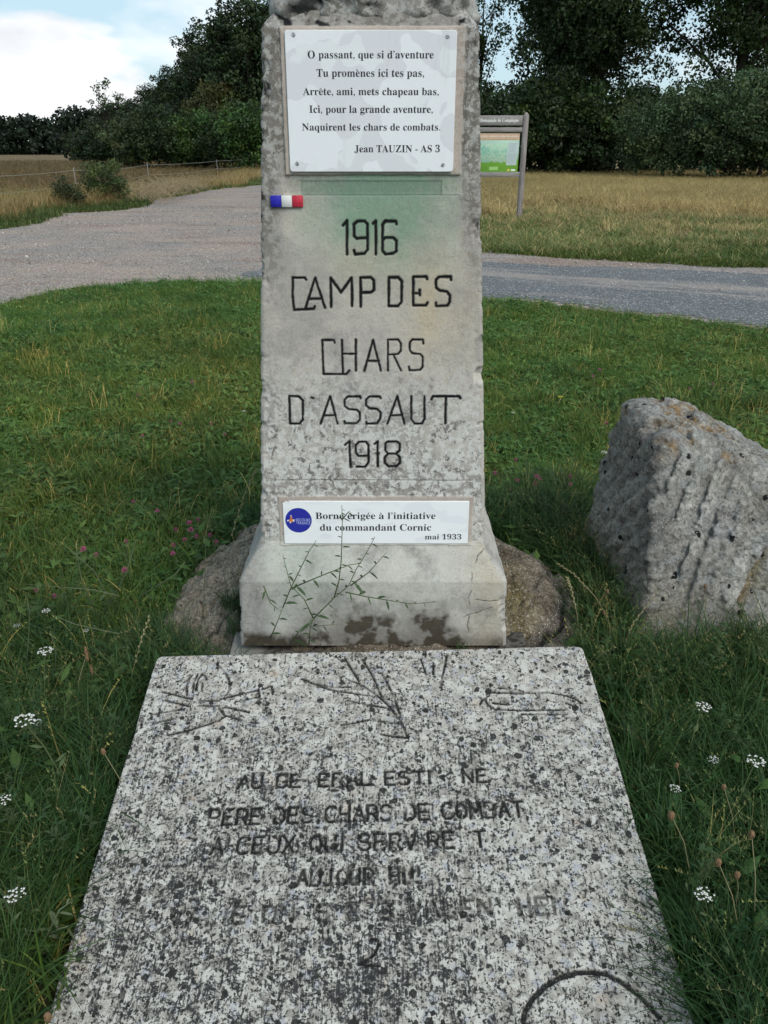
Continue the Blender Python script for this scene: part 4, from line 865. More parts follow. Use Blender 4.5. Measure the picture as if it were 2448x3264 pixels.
# worn diagonal furrows on the left and front faces
dirn = Wp@np.array([.82, .40, -.52])*1.0; lw = sstep(1.04, .98, Wp[:, 0]+.06*f_); fur = (1-lw)*np.sin(dirn*98+2.6*fbm(Wp, 2.2, 3)+1.2*g_)+lw*np.sin((Wp@np.array([0, .80, .60]))*84+2.4*fbm(Wp, 2.6, 3)+1.2*g_); fm = sstep(.72, .62, Wp[:, 2])*sstep(1.40, 1.10, Wp[:, 0])
topf = sstep(.60, .70, Wp[:, 2]); pit = np.clip(fbm(Wp+9, 9, 4, .6), 0, 1)*topf
disp = .045*f_+.026*g_+.018*hgf+.013*(fur+.5*fur*np.abs(fur))*fm*(1-.55*lw)*(.5+.5*sstep(-.3, .2, fbm(Wp+4, 5, 3)))-.11*pit
crk2 = seg_dist(Wp[:, 0]+.03*g_, Wp[:, 2]+.03*f_, [[(1.5, .62), (1.46, .42), (1.36, .28), (1.28, .15)]]); ck3 = sstep(.020, .005, crk2)*sstep(2.62, 2.5, Wp[:, 1]); disp = disp-.03*ck3
V = V+D_*disp[:, None]
cb = lerpc((.30, .285, .255), (.52, .50, .46), sstep(-.25, .30, fbm(Wp, 5, 4, .6))); cb = lerpc(cb, (.105, .10, .095), fm*np.clip(-fur, 0, 1)*.45); cb = lerpc(cb, (.155, .15, .142), sstep(1.12, .98, Wp[:, 0])*.45)  # furrow hollows and left face darkened in the colour as painted shade
cb = lerpc(cb, (.27, .155, .045), np.clip(pit*8, 0, 1)*sstep(-.25, .15, g_)*.9); cb = lerpc(cb, (.36, .355, .37), sstep(.08, .35, fbm(Wp+2, 4, 4, .6))*.8*sstep(1.0, 1.2, Wp[:, 0])); cb = lerpc(cb, (.30, .27, .21), sstep(.30, .05, Wp[:, 2]-.15*(1.2-Wp[:, 0]))*sstep(1.25, .95, Wp[:, 0])*.8)
cb = lerpc(cb, (.25, .17, .07), ck3*.8+0*f_); cb = lerpc(cb, (.20, .19, .12), sstep(.1, .4, fbm(Wp+20, 4, 3))*.6*(Wp[:, 0] > 1.3))
m = M('boulder_stone', .93, .2); o_ = m.obj(); ow = m.warp(o_, 25, .03); b_ = m.att('base'); 
c = m.mix(1.0, b_, m.mix(m.step(m.noise(ow, 48, 9, .8), .30, .70), (.30, .30, .30), (1.65, 1.63, 1.6)), 'MULTIPLY'); c = m.mix(m.math('MULTIPLY', m.step(m.noise(ow, 20, 9, .75), .52, .58), .7), c, (.36, .365, .35)); c = m.mix(m.math('MULTIPLY', m.step(m.noise(o_, 95, 6, .75), .56, .64), .8), c, (.06, .058, .054))
dS, cS = m.vor2(m.warp(o_, 40, .03), 24); c = m.mix(m.math('MULTIPLY', m.step(m.sep(cS)[0], .86, .88), m.step(dS, .30, .24)), c, (.022, .02, .02)); dS, cS = m.vor2(m.warp(o_, 60, .02), 120); c = m.mix(m.math('MULTIPLY', m.step(m.sep(cS)[0], .88, .94), m.step(dS, .45, .2)), c, (.50, .51, .50))
m.color(c).bump(m.math('ADD', m.noise(ow, 70, 6, .75), m.math('MULTIPLY', m.noise(o_, 26, 4), .8)), 1.0, .02); BOUL = m.m
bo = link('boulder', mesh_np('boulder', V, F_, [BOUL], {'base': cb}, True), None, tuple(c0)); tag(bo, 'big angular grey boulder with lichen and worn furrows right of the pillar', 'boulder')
# ------------------------------------------------------------------ information board across the road
WOOD = None
m = M('weathered_grey_wood', .85, .2); o_ = m.obj(); gr = m.noise(m.map(o_, (60, 60, 3)), 1, 5, .65); gr2 = m.noise(m.map(o_, (3, 60, 60)), 1, 5, .65)
c = m.mix(m.step(gr, .35, .65), (.16, .14, .132), (.29, .262, .245)); m.color(c).bump(gr, .4, .004); WOODV = m.m
m = M('weathered_grey_board', .85, .2); o_ = m.obj(); gr = m.noise(m.map(o_, (3, 60, 60)), 1, 5, .65)
m.color(m.mix(m.step(gr, .35, .65), (.19, .175, .168), (.30, .28, .265))).bump(gr, .4, .004); WOODH = m.m
SX, SY = 3.385, 20.6; sg = tag(empty('information_board', (SX-.72, SY, 0)), 'grey wooden information board with a green forest map beyond the road', 'information board')
for px in (.72, -.72):
    mb = MB(); h = .06; V = [(px+sx*h, sy*h, z) for z in (-.1, 2.32) for sx, sy in ((-1, -1), (1, -1), (1, 1), (-1, 1))]+[(px+sx*h*.45, sy*h*.45, 2.385) for sx, sy in ((-1, -1), (1, -1), (1, 1), (-1, 1))]+[(px, 0, 2.40)]
    mb.add(V, [(i+4*k, (i+1) % 4+4*k, (i+1) % 4+4*k+4, i+4*k+4) for k in (0, 1) for i in range(4)], [(8, 9, 12), (9, 10, 12), (10, 11, 12), (11, 8, 12)]); mb.build('post', WOODV, sg)
def zat(py): return on_depth(1600, py, SY)[2]
for nm, a, b_, t_ in (('header_board', 368, 400, .03), ('crossbar', 406, 421, .045), ('lower_rail', 548, 564, .045)):
    mb = MB(); mb.box(-.665, .665, -t_, t_, zat(b_), zat(a), .006); me = mb.mesh(nm, [WOODH]); fix_normals(me); o = link(nm, me, sg)
    if nm == 'header_board': hb = o
def board_text(t, x0, x1, z0, cap, col, y, par, nm='lettering', serif=True):
    V, F = text_line(t, x0, x1, z0, cap, serif); me = bpy.data.meshes.new(nm); me.from_pydata([(x, y, z) for x, z in V], [], F); me.materials.append(col); o = link(nm, me, par); o['kind'] = 'stuff'; return o
WHITEP = plain('white_print', (.85, .85, .82), .5, var=.05); x1 = on_depth(1653, 385, SY)[0]-(SX-.72)
board_text('Forêt Domaniale de Compiègne', x1-1.13, x1, zat(389), .075, WHITEP, -.0325, hb)
zt, zb = zat(424), zat(548)
m = M('map_panel_print', .35, .4); o_ = m.obj(); X_, Y_, Z_ = m.sep(o_)
net = m.vor(m.warp(m.map(o_, (1, .02, 1)), 5, .06), 9, 'DISTANCE_TO_EDGE'); blot = m.noise(m.map(o_, (1, .02, 1), (3, 0, 1)), 4, 5, .6); mapc = m.mix(m.step(blot, .42, .58), (.20, .44, .34), (.36, .55, .40))
mapc = m.mix(m.step(blot, .60, .66), mapc, (.50, .40, .30)); mapc = m.mix(m.step(net, .03, .015), mapc, (.55, .62, .45))
rx = m.math('MULTIPLY', m.step(X_, -.40, -.37), m.step(X_, .32, .29)); edge_n = m.math('ADD', Z_, m.math('MULTIPLY', m.math('SUBTRACT', m.noise(o_, 9, 3), .5), .18)); rz = m.math('MULTIPLY', m.step(edge_n, 1.30, 1.33), m.step(Z_, 1.74, 1.70))
gbase = m.mix(m.step(edge_n, 1.36, 1.44), (.19, .42, .06), (.36, .52, .42)); m.color(m.mix(m.math('MULTIPLY', rx, rz), gbase, mapc)); MAPM = m.m
mb = MB(); mb.box(-.60, .60, -.012, .012, zb, zt, .002); me = mb.mesh('map_panel', [MAPM]); fix_normals(me); mapo = link('map_panel', me, sg)
def flat(nm, x0, x1, z0, z1, y, mat, par):
    me = bpy.data.meshes.new(nm); me.from_pydata([(x0, y, z0), (x1, y, z0), (x1, y, z1), (x0, y, z1)], [], [(0, 1, 2, 3)]); me.materials.append(mat); return link(nm, me, par)
bn = flat('title_banner', -.598, .598, zt-.155, zt-.004, -.0135, plain('orange_print', (.58, .40, .27), .4, var=.05), mapo)
board_text('Balade des chars romains et chars de combat', -.585, .575, zt-.085, .042, WHITEP, -.015, bn, 'lettering', False)
board_text('Promenade sur les traces des bornes', -.50, .50, zt-.143, .026, plain('brown_print', (.20, .26, .12), .5), -.015, bn, 'lettering', False)
pk = plain('panel_pale', (.46, .55, .53), .4, var=.04); dkp = plain('panel_dark', (.035, .05, .04), .4, var=.5, vs=60); gry_ = plain('panel_text_grey', (.30, .36, .40), .5)
tb = flat('text_block', .31, .56, 1.245, 1.50, -.0135, pk, mapo); tb2 = flat('text_block', .34, .585, 1.51, 1.745, -.0135, plain('panel_paler', (.52, .60, .60), .4, var=.04), mapo)
for i in range(7): flat('printed_line', .36, .56-.03*(i % 3), 1.715-.03*i, 1.722-.03*i, -.015, gry_, tb2)
for i in range(6): flat('printed_line', .33, .54-.02*(i % 2), 1.47-.035*i, 1.476-.035*i, -.015, gry_, tb)
flat('photo_print', -.52, -.42, 1.55, 1.70, -.0135, dkp, mapo); flat('photo_print', -.44, -.33, 1.14, 1.31, -.0135, dkp, mapo); flat('text_block', -.10, .12, 1.135, 1.215, -.0135, plain('panel_green_text', (.30, .52, .16), .5), mapo)
flat('printed_mark', .44, .54, 1.12, 1.155, -.0135, WHITEP, mapo); flat('printed_mark', .34, .41, 1.115, 1.165, -.0135, plain('yellow_print', (.5, .5, .08), .5), mapo)

# ------------------------------------------------------------------ trees
def foliage_mat(name, rough=.55):
    m = M(name, rough, .3); c = m.att('bc'); m.color(c); t = m.n('ShaderNodeBsdfTranslucent'); m.put(t.inputs[0], c); ms = m.n('ShaderNodeMixShader'); ms.inputs[0].default_value = .2
    m.t.links.new(m.p.outputs[0], ms.inputs[1]); m.t.links.new(t.outputs[0], ms.inputs[2]); m.t.links.new(ms.outputs[0], m.t.nodes['Material Output'].inputs[0]); return m.m
FOL = foliage_mat('foliage'); BARK = plain('bark', (.045, .038, .030), .95, .1, var=.4, vs=6)
def leaves_mesh(name, cen, crad, per, size, col, seed, var=.45, aspect=.6):
    g_ = np.random.RandomState(seed); n = len(cen)*per; cI = np.repeat(np.arange(len(cen)), per)
    d = g_.normal(size=(n, 3)); d /= np.linalg.norm(d, axis=1)[:, None]; rr = g_.uniform(.25, 1, n)**.6; P = cen[cI]+d*(rr*crad[cI])[:, None]*np.array([1, 1, .75])
    u = g_.normal(size=(n, 3)); u /= np.linalg.norm(u, axis=1)[:, None]; nn_ = d*.6+g_.normal(size=(n, 3))*.6+np.array([0, 0, .4]); v = np.cross(nn_, u); v /= np.linalg.norm(v, axis=1)[:, None]+1e-9
    s_ = size*g_.uniform(.55, 1.35, n)[:, None]; V = np.stack([P-u*s_*.5, P+v*s_*.5*aspect, P+u*s_*.5, P-v*s_*.5*aspect], 1).reshape(-1, 3)
    cv = g_.uniform(1-var, 1+var, len(cen))[cI]*g_.uniform(.7, 1.3, n); hue = g_.uniform(-.15, .15, len(cen))[cI]
    c = np.stack([col[0]*cv*(1+hue), col[1]*cv, col[2]*cv*(1-hue)], 1); c = np.repeat(c, 4, 0); F = np.arange(n*4).reshape(-1, 4)
    return mesh_np(name, V, F, [FOL], {'bc': c})
def crown_centres(seed, R, Hc, zc, n, gaps=.0, bottom=-1.0, shell=.35):
    """clump centres through an uneven ellipsoid"""
    g_ = np.random.RandomState(seed); d = g_.normal(size=(n*4, 3)); d /= np.linalg.norm(d, axis=1)[:, None]; rr = g_.uniform(shell, 1, n*4)
    lump = 1+.28*fbm(d+seed, 1.6, 3); P = d*(rr*lump)[:, None]*np.array([R, R, Hc])+np.array([0, 0, zc]); k = (d[:, 2] > bottom)&(P[:, 2] > .3); P = P[k]
    if gaps: P = P[fbm(P+seed*3.1, .45, 2) > gaps-.25]
    return P[:n]
def limbs(seed, hgt, r0, zf, cen, nb=9, lean=(0, 0)):
    g_ = random.Random(seed); mb = MB(); tp = Vector((lean[0], lean[1], hgt*.82)); pts = [Vector((0, 0, -.2)), Vector((lean[0]*.15, lean[1]*.15, zf*.5)), Vector((lean[0]*.4, lean[1]*.4, zf)), Vector((lean[0]*.8, lean[1]*.8, (zf+hgt*.82)/2)), tp]
    pts = [p+Vector((g_.uniform(-.12, .12), g_.uniform(-.12, .12), 0))*(i > 0) for i, p in enumerate(pts)]; mb.tube(pts, [r0*1.25, r0, r0*.85, r0*.5, r0*.15], 8)
    idx = [g_.randrange(len(cen)) for _ in range(nb)]
    for i in idx:
        e = Vector(cen[i]); t = g_.uniform(.35, .9); k = min(3, int(t*4)); f = t*4-k; s_ = pts[k].lerp(pts[k+1], f)
        if s_.z > e.z: s_ = pts[2].lerp(pts[3], .2)
        m1 = s_.lerp(e, .4)+Vector((0, 0, .35)); m2 = s_.lerp(e, .75)+Vector((g_.uniform(-.3, .3), g_.uniform(-.3, .3), .2)); rb = r0*g_.uniform(.22, .42); mb.tube([s_, m1, m2, e], [rb, rb*.7, rb*.4, rb*.15], 6, False)
        for j in range(3):
            e2 = Vector(cen[g_.randrange(len(cen))])
            if (e2-m2).length < 3.2: mb.tube([m1.lerp(m2, .5), m2.lerp(e2, .5), e2], [rb*.35, rb*.22, rb*.08], 5, False)
    return mb.mesh('trunk', [BARK])
def tree_kind(name, seed, hgt, R, zlow, col, ncl, per, leaf, crad, r0, gaps=0, trunk_to=.35, nb=9, lean=(0, 0), bottom=-1.0):
    zc = (hgt+zlow)/2; cen = crown_centres(seed, R*.86, (hgt-zlow)/2*.9, zc, ncl, gaps, bottom)
    cr = np.random.RandomState(seed).uniform(.65, 1.25, len(cen))*crad
    return limbs(seed, hgt, r0, max(zlow+.3, hgt*trunk_to), cen, nb, lean), leaves_mesh('crown', cen, cr, per, leaf, col, seed)
def plant_tree(name, kind, x, y, s_=1.0, rz=0, label=None, cat='tree', group=None, sz=None):
    o = empty(name, (x, y, float(H(np.array([x]), np.array([y]))[0])), rz); o.scale = (s_, s_, sz or s_); tag(o, label, cat, group)
    link('trunk', kind[0], o); link('crown', kind[1], o); return o
def X_at(px, D): d = ray(px, 500); return d[0]/d[1]*D
DARK = (.023, .041, .012); MIDG = (.034, .062, .014); OLIVE = (.060, .060, .014); WIL = (.056, .090, .036)
oakA = tree_kind('oak', 3, 17, 6.2, 3.2, DARK, 300, 190, .21, 1.05, .42, .0, .30, 16, (1.4, 0))
oakB = tree_kind('oak', 5, 18, 6.5, 3.4, MIDG, 280, 190, .21, 1.05, .40, .02, .30, 16, (-.8, 0))
oakC = tree_kind('oak', 8, 15, 5.0, 1.6, DARK, 190, 110, .30, 1.0, .30, .0, .2, 10)
shrA = tree_kind('shrub', 12, 5.4, 3.1, .0, DARK, 120, 100, .20, .75, .10, 0, .2, 6); shrB = tree_kind('shrub', 13, 4.9, 3.3, .0, MIDG, 120, 100, .20, .75, .10, 0, .2, 6)
wilA = tree_kind('willow', 16, 5.5, 3.3, .0, WIL, 150, 150, .15, .72, .10, 0, .15, 9)
sparse = tree_kind('birch', 19, 13, 2.6, 3.0, MIDG, 70, 60, .20, .7, .14, .05, .4, 14)
G1 = 'tall trees at the edge of the forest beyond the meadow'
plant_tree('oak_tree', oakA, X_at(1845, 52), 52, 1, 0, 'large dark oak with a leaning trunk and open crown beyond the information board', group=G1)
plant_tree('oak_tree', oakB, X_at(2330, 50), 50, 1, .6, 'large spreading oak showing a dark trunk high above the pale bushes on the right', group=G1)
plant_tree('oak_tree', oakA, X_at(2620, 56), 57, 1.05, 2.4, 'dark oak at the right edge of the photo behind the pale bushes', group=G1)
plant_tree('oak_tree', oakC, X_at(1790, 60), 60, .85, 1.3, 'dense dark tree behind the leaning oak, left of its trunk', group=G1, sz=1.15)
plant_tree('birch_tree', sparse, X_at(1522, 58), 58, 1.0, 0, 'slim tree with loose leaves just right of the pillar top', group=G1)
G2_ = 'dark shrubs along the forest edge'
for px, D, kd, s_, rz, lb in ((1540, 49, shrA, .98, .3, 'dark shrub directly behind the information board'), (1650, 50, shrB, 1.08, 1.2, 'dark shrub just right of the information board post'), (1745, 49, shrA, 1.05, 2.2, 'dark shrub left of the leaning oak trunk'),
                              (1850, 50, shrB, 1.12, 3.1, 'dark shrub under the leaning oak trunk'), (1955, 49, shrA, 1.0, 4.0, 'dark shrub between the leaning oak and the pale bushes'), (2060, 52, shrB, 1.05, 5.0, 'dark shrub behind the left edge of the pale bushes')):
    plant_tree('forest_shrub', kd, X_at(px, D), D, s_, rz, lb, 'shrub', G2_)
G3 = 'pale green bushy willows at the right'
for px, D, s_, rz, lb in ((2120, 43, .86, 0, 'leftmost and lowest of the pale green willow bushes at the right'), (2265, 42, 1.0, 1.7, 'middle pale green willow bush at the right with upright shoots'), (2430, 41, 1.04, 3.3, 'pale green willow bush at the right edge of the photo'), (2610, 42, 1.0, 4.4, 'pale green willow bush beyond the right edge')):
    plant_tree('willow_bush', wilA, X_at(px, D), D, s_, rz, lb, 'bush', G3)
G4 = 'trees along the forest edge left of the pillar'
for px, D, top, s_, rz, lb in ((812, 80, 15.2, 1.0, 0, 'tallest dark tree left of the pillar, its crown reaching the top'), (725, 88, 14.2, .95, 1.1, 'second tallest dark tree left of the pillar'), (655, 98, 13.4, .95, 2.3, 'dark tree halfway down the falling treeline'), (572, 110, 11.6, .9, 3.1, 'dark rounded tree in the middle of the falling treeline'),
                               (505, 124, 10.6, .88, 4.0, 'dark tree low on the falling treeline'), (440, 136, 9.2, .8, 5.2, 'small dark tree right of the slim isolated tree'), (385, 150, 8.0, .8, .5, 'small far tree behind the slim isolated tree'), (900, 84, 16, 1.1, 2, 'dark tree hidden mostly behind the pillar'), (1010, 90, 13, 1.0, .7, 'dark forest tree directly behind the pillar'), (1120, 96, 14, 1.05, 1.9, 'dark forest tree behind the middle of the pillar'), (1230, 92, 12.5, 1.0, 3.3, 'dark forest tree behind the right half of the pillar'), (1340, 84, 13, 1.0, 4.4, 'dark forest tree behind the right edge of the pillar')):
    plant_tree('forest_tree', oakC, X_at(px, D), D, s_, rz, lb, group=G4, sz=top/15)
olv = tree_kind('olive', 23, 7.6, 3.0, .2, OLIVE, 120, 90, .24, .85, .12, 0, .2, 5); plant_tree('forest_tree', olv, X_at(700, 77), 77, 1, 0, 'olive brown bushy tree in front of the dark trees left of the pillar')
slim = tree_kind('slim', 27, 6.4, 1.35, 1.6, (.050, .072, .030), 34, 42, .17, .42, .07, .05, .3, 12); plant_tree('slim_tree', slim, X_at(358, 62), 62, 1, 0, 'slim isolated tree with thin upright branches above the hedge')
drp = tree_kind('droop', 28, 3.9, 1.9, .0, (.085, .105, .040), 60, 80, .14, .5, .07, 0, .2, 6); plant_tree('hedge_bush', drp, X_at(410, 60.5), 60.5, 1, 0, 'pale yellowish leafy bush drooping at the front of the hedge', 'bush')
G5 = 'bushes of the hedge left of the pillar'; HG = (.042, .085, .018)
hgA = tree_kind('hedge', 31, 4.2, 2.7, .0, HG, 110, 90, .18, .70, .08, 0, .2, 5); hgB = tree_kind('hedge', 32, 4.0, 2.9, .0, DARK, 110, 90, .18, .72, .08, 0, .2, 5)
for px, D, kd, s_, rz, lb in ((322, 64, hgB, .92, 0, 'leftmost dark bush of the hedge beside the field'), (405, 63, hgB, 1.0, 1, 'dark bush behind the pale drooping bush'), (510, 60, hgB, 1.12, 2, 'tall rounded dark bush in the middle of the hedge'), (585, 62, hgA, .95, 3, 'green bush right of the tall rounded bush'),
                              (650, 60, hgA, 1.02, 4, 'bright green bush under the olive brown tree'), (728, 59, hgB, 1.0, 5, 'dark bush second from the pillar in the hedge'), (800, 56, hgA, 1.10, 6, 'bright green bush touching the left side of the pillar')):
    plant_tree('hedge_bush', kd, X_at(px, D), D, s_, rz, lb, 'bush', G5)
# far wood closing the field
g_ = np.random.RandomState(4); xw = np.concatenate([np.linspace(-260, -60, 200), np.linspace(-60, -20, 34)]); cen = []
for x in xw:
    hh = 8.8+g_.uniform(-.8, .8)+1.3*float(fbm(np.array([[x*.07, 0, 0]]), 1, 3)[0])*2+g_.uniform(-.4, .4)
    for z in np.linspace(.8, hh-1.6, 4): cen.append((x+g_.uniform(-1.6, 1.6), 232+g_.uniform(-3, 3), z+g_.uniform(-.8, .5)))
cen = np.array(cen); tag(link('distant_wood', leaves_mesh('distant_wood', cen, g_.uniform(1.9, 2.8, len(cen)), 100, 1.15, (.018, .030, .017), 5)), 'dark distant wood closing the far side of the brown field', 'wood', None, 'stuff')
xw = np.linspace(8, 52, 70); cen = np.array([(x, 66+g_.uniform(-3, 3), z) for x in xw for z in np.linspace(.6, 5.2, 4)])
tag(link('forest_interior', leaves_mesh('forest_interior', cen, g_.uniform(1.0, 1.7, len(cen)), 50, .5, (.013, .022, .009), 6)), 'dark undergrowth deeper in the forest behind the shrubs', 'undergrowth', None, 'stuff')
xw = np.linspace(-42, 10, 90); cen = np.array([(x+g_.uniform(-.8, .8), 90-x*.6+g_.uniform(-4, 4), z+g_.uniform(-.5, .9)) for x in xw for z in np.linspace(.6, 5.0, 4)])
tag(link('forest_interior', leaves_mesh('forest_interior', cen, g_.uniform(1.2, 1.9, len(cen)), 80, .7, (.013, .022, .009), 7)), 'dark undergrowth between the trees left of the pillar', 'undergrowth', None, 'stuff')

# roadside bush, dead brushwood and tape fence on the left
rb = tree_kind('roadside', 41, 1.45, 1.0, .0, (.062, .088, .026), 70, 90, .065, .24, .02, 0, .2, 14); plant_tree('roadside_bush', rb, X_at(315, 25.5), 25.5, 1, 0, 'dense green bush beside the gravel track at the edge of the field', 'bush')
rb2 = tree_kind('roadside', 42, .95, .62, .0, (.044, .056, .022), 40, 60, .055, .20, .015, 0, .2, 12); plant_tree('roadside_bush', rb2, X_at(195, 23.6), 23.6, 1, 0, 'smaller dark bush left of the dense roadside bush', 'bush')
STRAWM = plain('dry_stalks', (.30, .235, .14), .9, var=.3)
mb = MB(); g_ = random.Random(3)
for i in range(340):
    y = g_.uniform(25.6, 34); x = X_at(g_.uniform(385, 520)+(y-25.6)*18, y); a = g_.uniform(-1.2, 1.2); L = g_.uniform(.5, 1.3); z = g_.uniform(.0, .35)
    mb.tube([(x, y, z), (x+math.sin(a)*L*.5, y+g_.uniform(-.2, .2), z+L*.32), (x+math.sin(a)*L, y+g_.uniform(-.3, .3), z+L*.40*g_.uniform(.4, 1))], [.009, .007, .004], 4, False)
tag(mb.build('dead_brushwood', STRAWM), 'tangle of dead pale stalks and branches right of the roadside bush', 'brushwood', None, 'stuff')
fn = tag(empty('tape_fence', (-9.9, 20.3, 0)), 'low tape fence with thin posts along the edge of the brown field', 'fence')
TAPE = plain('fence_tape', (.26, .26, .23), .6, var=.15); FP = plain('fence_post_plastic', (.20, .20, .18), .6)
fp = [(-13.0, 17.0), (-9.9, 20.8), (-9.95, 27), (-10.1, 36), (-9.3, 47), (-9.0, 60)]
for x, y in fp:
    mb = MB(); mb.tube([(x+9.9, y-20.3, -.1), (x+9.9, y-20.3, 1.06)], .014, 6); mb.build('post', FP, fn)
g_ = random.Random(9)
for zt_ in (.98, .60, .20):
    for (xa, ya), (xb, yb) in zip(fp[:-1], fp[1:]):
        pts = []; sag = g_.uniform(.02, .10)
        for i in range(9): t = i/8; pts.append((xa+(xb-xa)*t+9.9, ya+(yb-ya)*t-20.3, zt_-4*sag*t*(1-t)+g_.uniform(-.004, .004)))
        mb = MB()
        V = [q for x, y, z in pts for q in ((x, y, z-.007), (x, y, z+.007))]; mb.add(V, [(2*i, 2*i+2, 2*i+3, 2*i+1) for i in range(8)]); mb.build('tape', TAPE, fn)

# ------------------------------------------------------------------ flowers and weeds
STEM = plain('green_stem', (.085, .115, .045), .7, var=.2); LEAFM = plain('weed_leaf', (.050, .085, .035), .6, var=.25, vs=40); PINK = plain('clover_pink', (.36, .085, .17), .8, var=.4, vs=200)
YAR = plain('yarrow_white', (.62, .61, .56), .8, var=.15, vs=200); BRN = plain('brown_seed_head', (.19, .115, .060), .9, var=.4, vs=200); YEL = plain('yellow_petal', (.62, .52, .04), .7, var=.1); STR = plain('straw_stem', (.24, .21, .11), .8, var=.2)
def stem_mesh(h, bend, seed, mat=STEM, r=.0014, leaves=3):
    g_ = random.Random(seed); mb = MB(); pts = [(bend*t*t, .3*bend*t*t, h*t) for t in (0, .35, .7, 1)]; mb.tube(pts, [r*1.2, r, r*.9, r*.8], 5, False)
    for i in range(leaves):
        t = g_.uniform(.1, .75); a = g_.random()*6.283; L = g_.uniform(.018, .035); p = Vector((bend*t*t, .3*bend*t*t, h*t)); D = Vector((math.cos(a), math.sin(a), .6)); S_ = Vector((-math.sin(a), math.cos(a), 0))*L*.22
        mb.add([tuple(v) for v in (p, p+D*L*.5+S_, p+D*L*.5-S_, p+D*L)], None, [(0, 2, 1), (1, 2, 3)])
    return mb.mesh('stem', [mat]), Vector(pts[-1])
def clover_head(seed):
    g_ = random.Random(seed); mb = MB()
    for i in range(60):
        z = g_.uniform(-.6, 1); a = g_.random()*6.283; rr = math.sqrt(1-z*z); D = Vector((rr*math.cos(a), rr*math.sin(a), z)); T = D.cross(Vector((.3, .2, .9))).normalized()*.0016; p0 = D*.003; p1 = D*g_.uniform(.009, .0125)+Vector((0, 0, .003)); mb.add([tuple(p0), tuple(p1+T), tuple(p1-T)], None, [(0, 1, 2)])
    return mb.mesh('flower_head', [PINK])
def yarrow_head(seed):
    g_ = random.Random(seed); mb = MB()
    for i in range(34):
        a = g_.random()*6.283; q = .026*math.sqrt(g_.random()); x, y = q*math.cos(a), q*math.sin(a)*.9; z = .012-q*q*9+g_.uniform(-.002, .002); r = g_.uniform(.0024, .0038)
        V = [(x, y, z+.0012)]+[(x+r*math.cos(k*1.047), y+r*math.sin(k*1.047), z+g_.uniform(-.001, .001)) for k in range(6)]+[(x, y, z-.003)]; mb.add(V, None, [(0, 1+k, 1+(k+1) % 6) for k in range(6)]+[(7, 1+(k+1) % 6, 1+k) for k in range(6)])
    return mb.mesh('flower_head', [YAR])
def stalks_mesh():
    mb = MB()
    for i in range(9): a = i*.7; mb.tube([(0, 0, -.022), (.018*math.cos(a)*.6, .018*math.sin(a)*.6, -.004), (.018*math.cos(a), .018*math.sin(a), .006)], [.0009, .0008, .0006], 4, False)
    return mb.mesh('flower_stalks', [STEM])
def seed_head(L, r, seed):
    g_ = random.Random(seed); V, F = ico(3); V = V*np.array([r, r, L/2]); V += np.random.RandomState(seed).normal(0, r*.13, V.shape); return mesh_np('seed_head', V, F, [BRN])
def flower(name, px, py, h, stem, head, label, cat, group=None, bend=.0, extra=None, rz=0, tip=None, s_=1.0):
    x, y = on_ground(px, py, h*s_); st, tipv = stem; c_, q_ = math.cos(rz), math.sin(rz); hx = tipv.x*c_-tipv.y*q_; hy = tipv.x*q_+tipv.y*c_
    o = tag(empty(name, (x-hx*s_, y-hy*s_, 0), rz), label, cat, group); o.scale = (s_,)*3
    link('stem', st, o); hd = link(head.name.split('.')[0], head, o, tuple(tipv))
    if extra: link('flower_stalks', extra, o, tuple(tipv))
    return o
R_ = random.Random(77)
cst = [stem_mesh(.13, .03, i) for i in range(3)]; chd = [clover_head(i) for i in range(4)]
for grp, lb, pts in (('pink clover flowers in the lawn left of the pillar', 'small pink clover flower in the open lawn left of the pillar', [(544, 1345), (574, 1352), (672, 1353), (717, 1386), (455, 1391), (425, 1601), (502, 1630), (440, 1260), (612, 1218)]),
                     ('pink clover flowers by the left footing', 'pink clover flower in the cluster above the left edge of the footing', [(604, 1668), (608, 1691), (626, 1712), (670, 1708), (553, 1740), (551, 1766), (589, 1722), (690, 1730), (560, 1690), (630, 1660)]),
                     ('pink clover flowers at the far left', 'pink clover flower among weeds at the left side', [(266, 1753), (307, 1771), (402, 1729), (398, 1820), (115, 1883), (174, 1901)]),
                     ('pink clover flowers right of the pillar', 'pink clover flower between the pillar and the boulder', [(1577, 1510), (1649, 1532), (1721, 1527), (1707, 1542), (1627, 1567), (1643, 1468), (1818, 1546), (1817, 1520), (1710, 1520), (1932, 1351)]),
                     ('pink clover flowers behind the boulder', 'pink clover flower in the lawn behind the boulder', [(2271, 1226), (2200, 1240), (1911, 1180), (1890, 1200)])):
    for px, py in pts: flower('clover_flower', px, py, .13, cst[R_.randrange(3)], chd[R_.randrange(4)], lb, 'flower', grp, rz=R_.random()*6.28, s_=R_.uniform(.85, 1.1))
yst = [stem_mesh(.26, .05, 10+i, leaves=6, r=.0018) for i in range(3)]; yhd = [yarrow_head(i) for i in range(4)]; ystk = stalks_mesh()
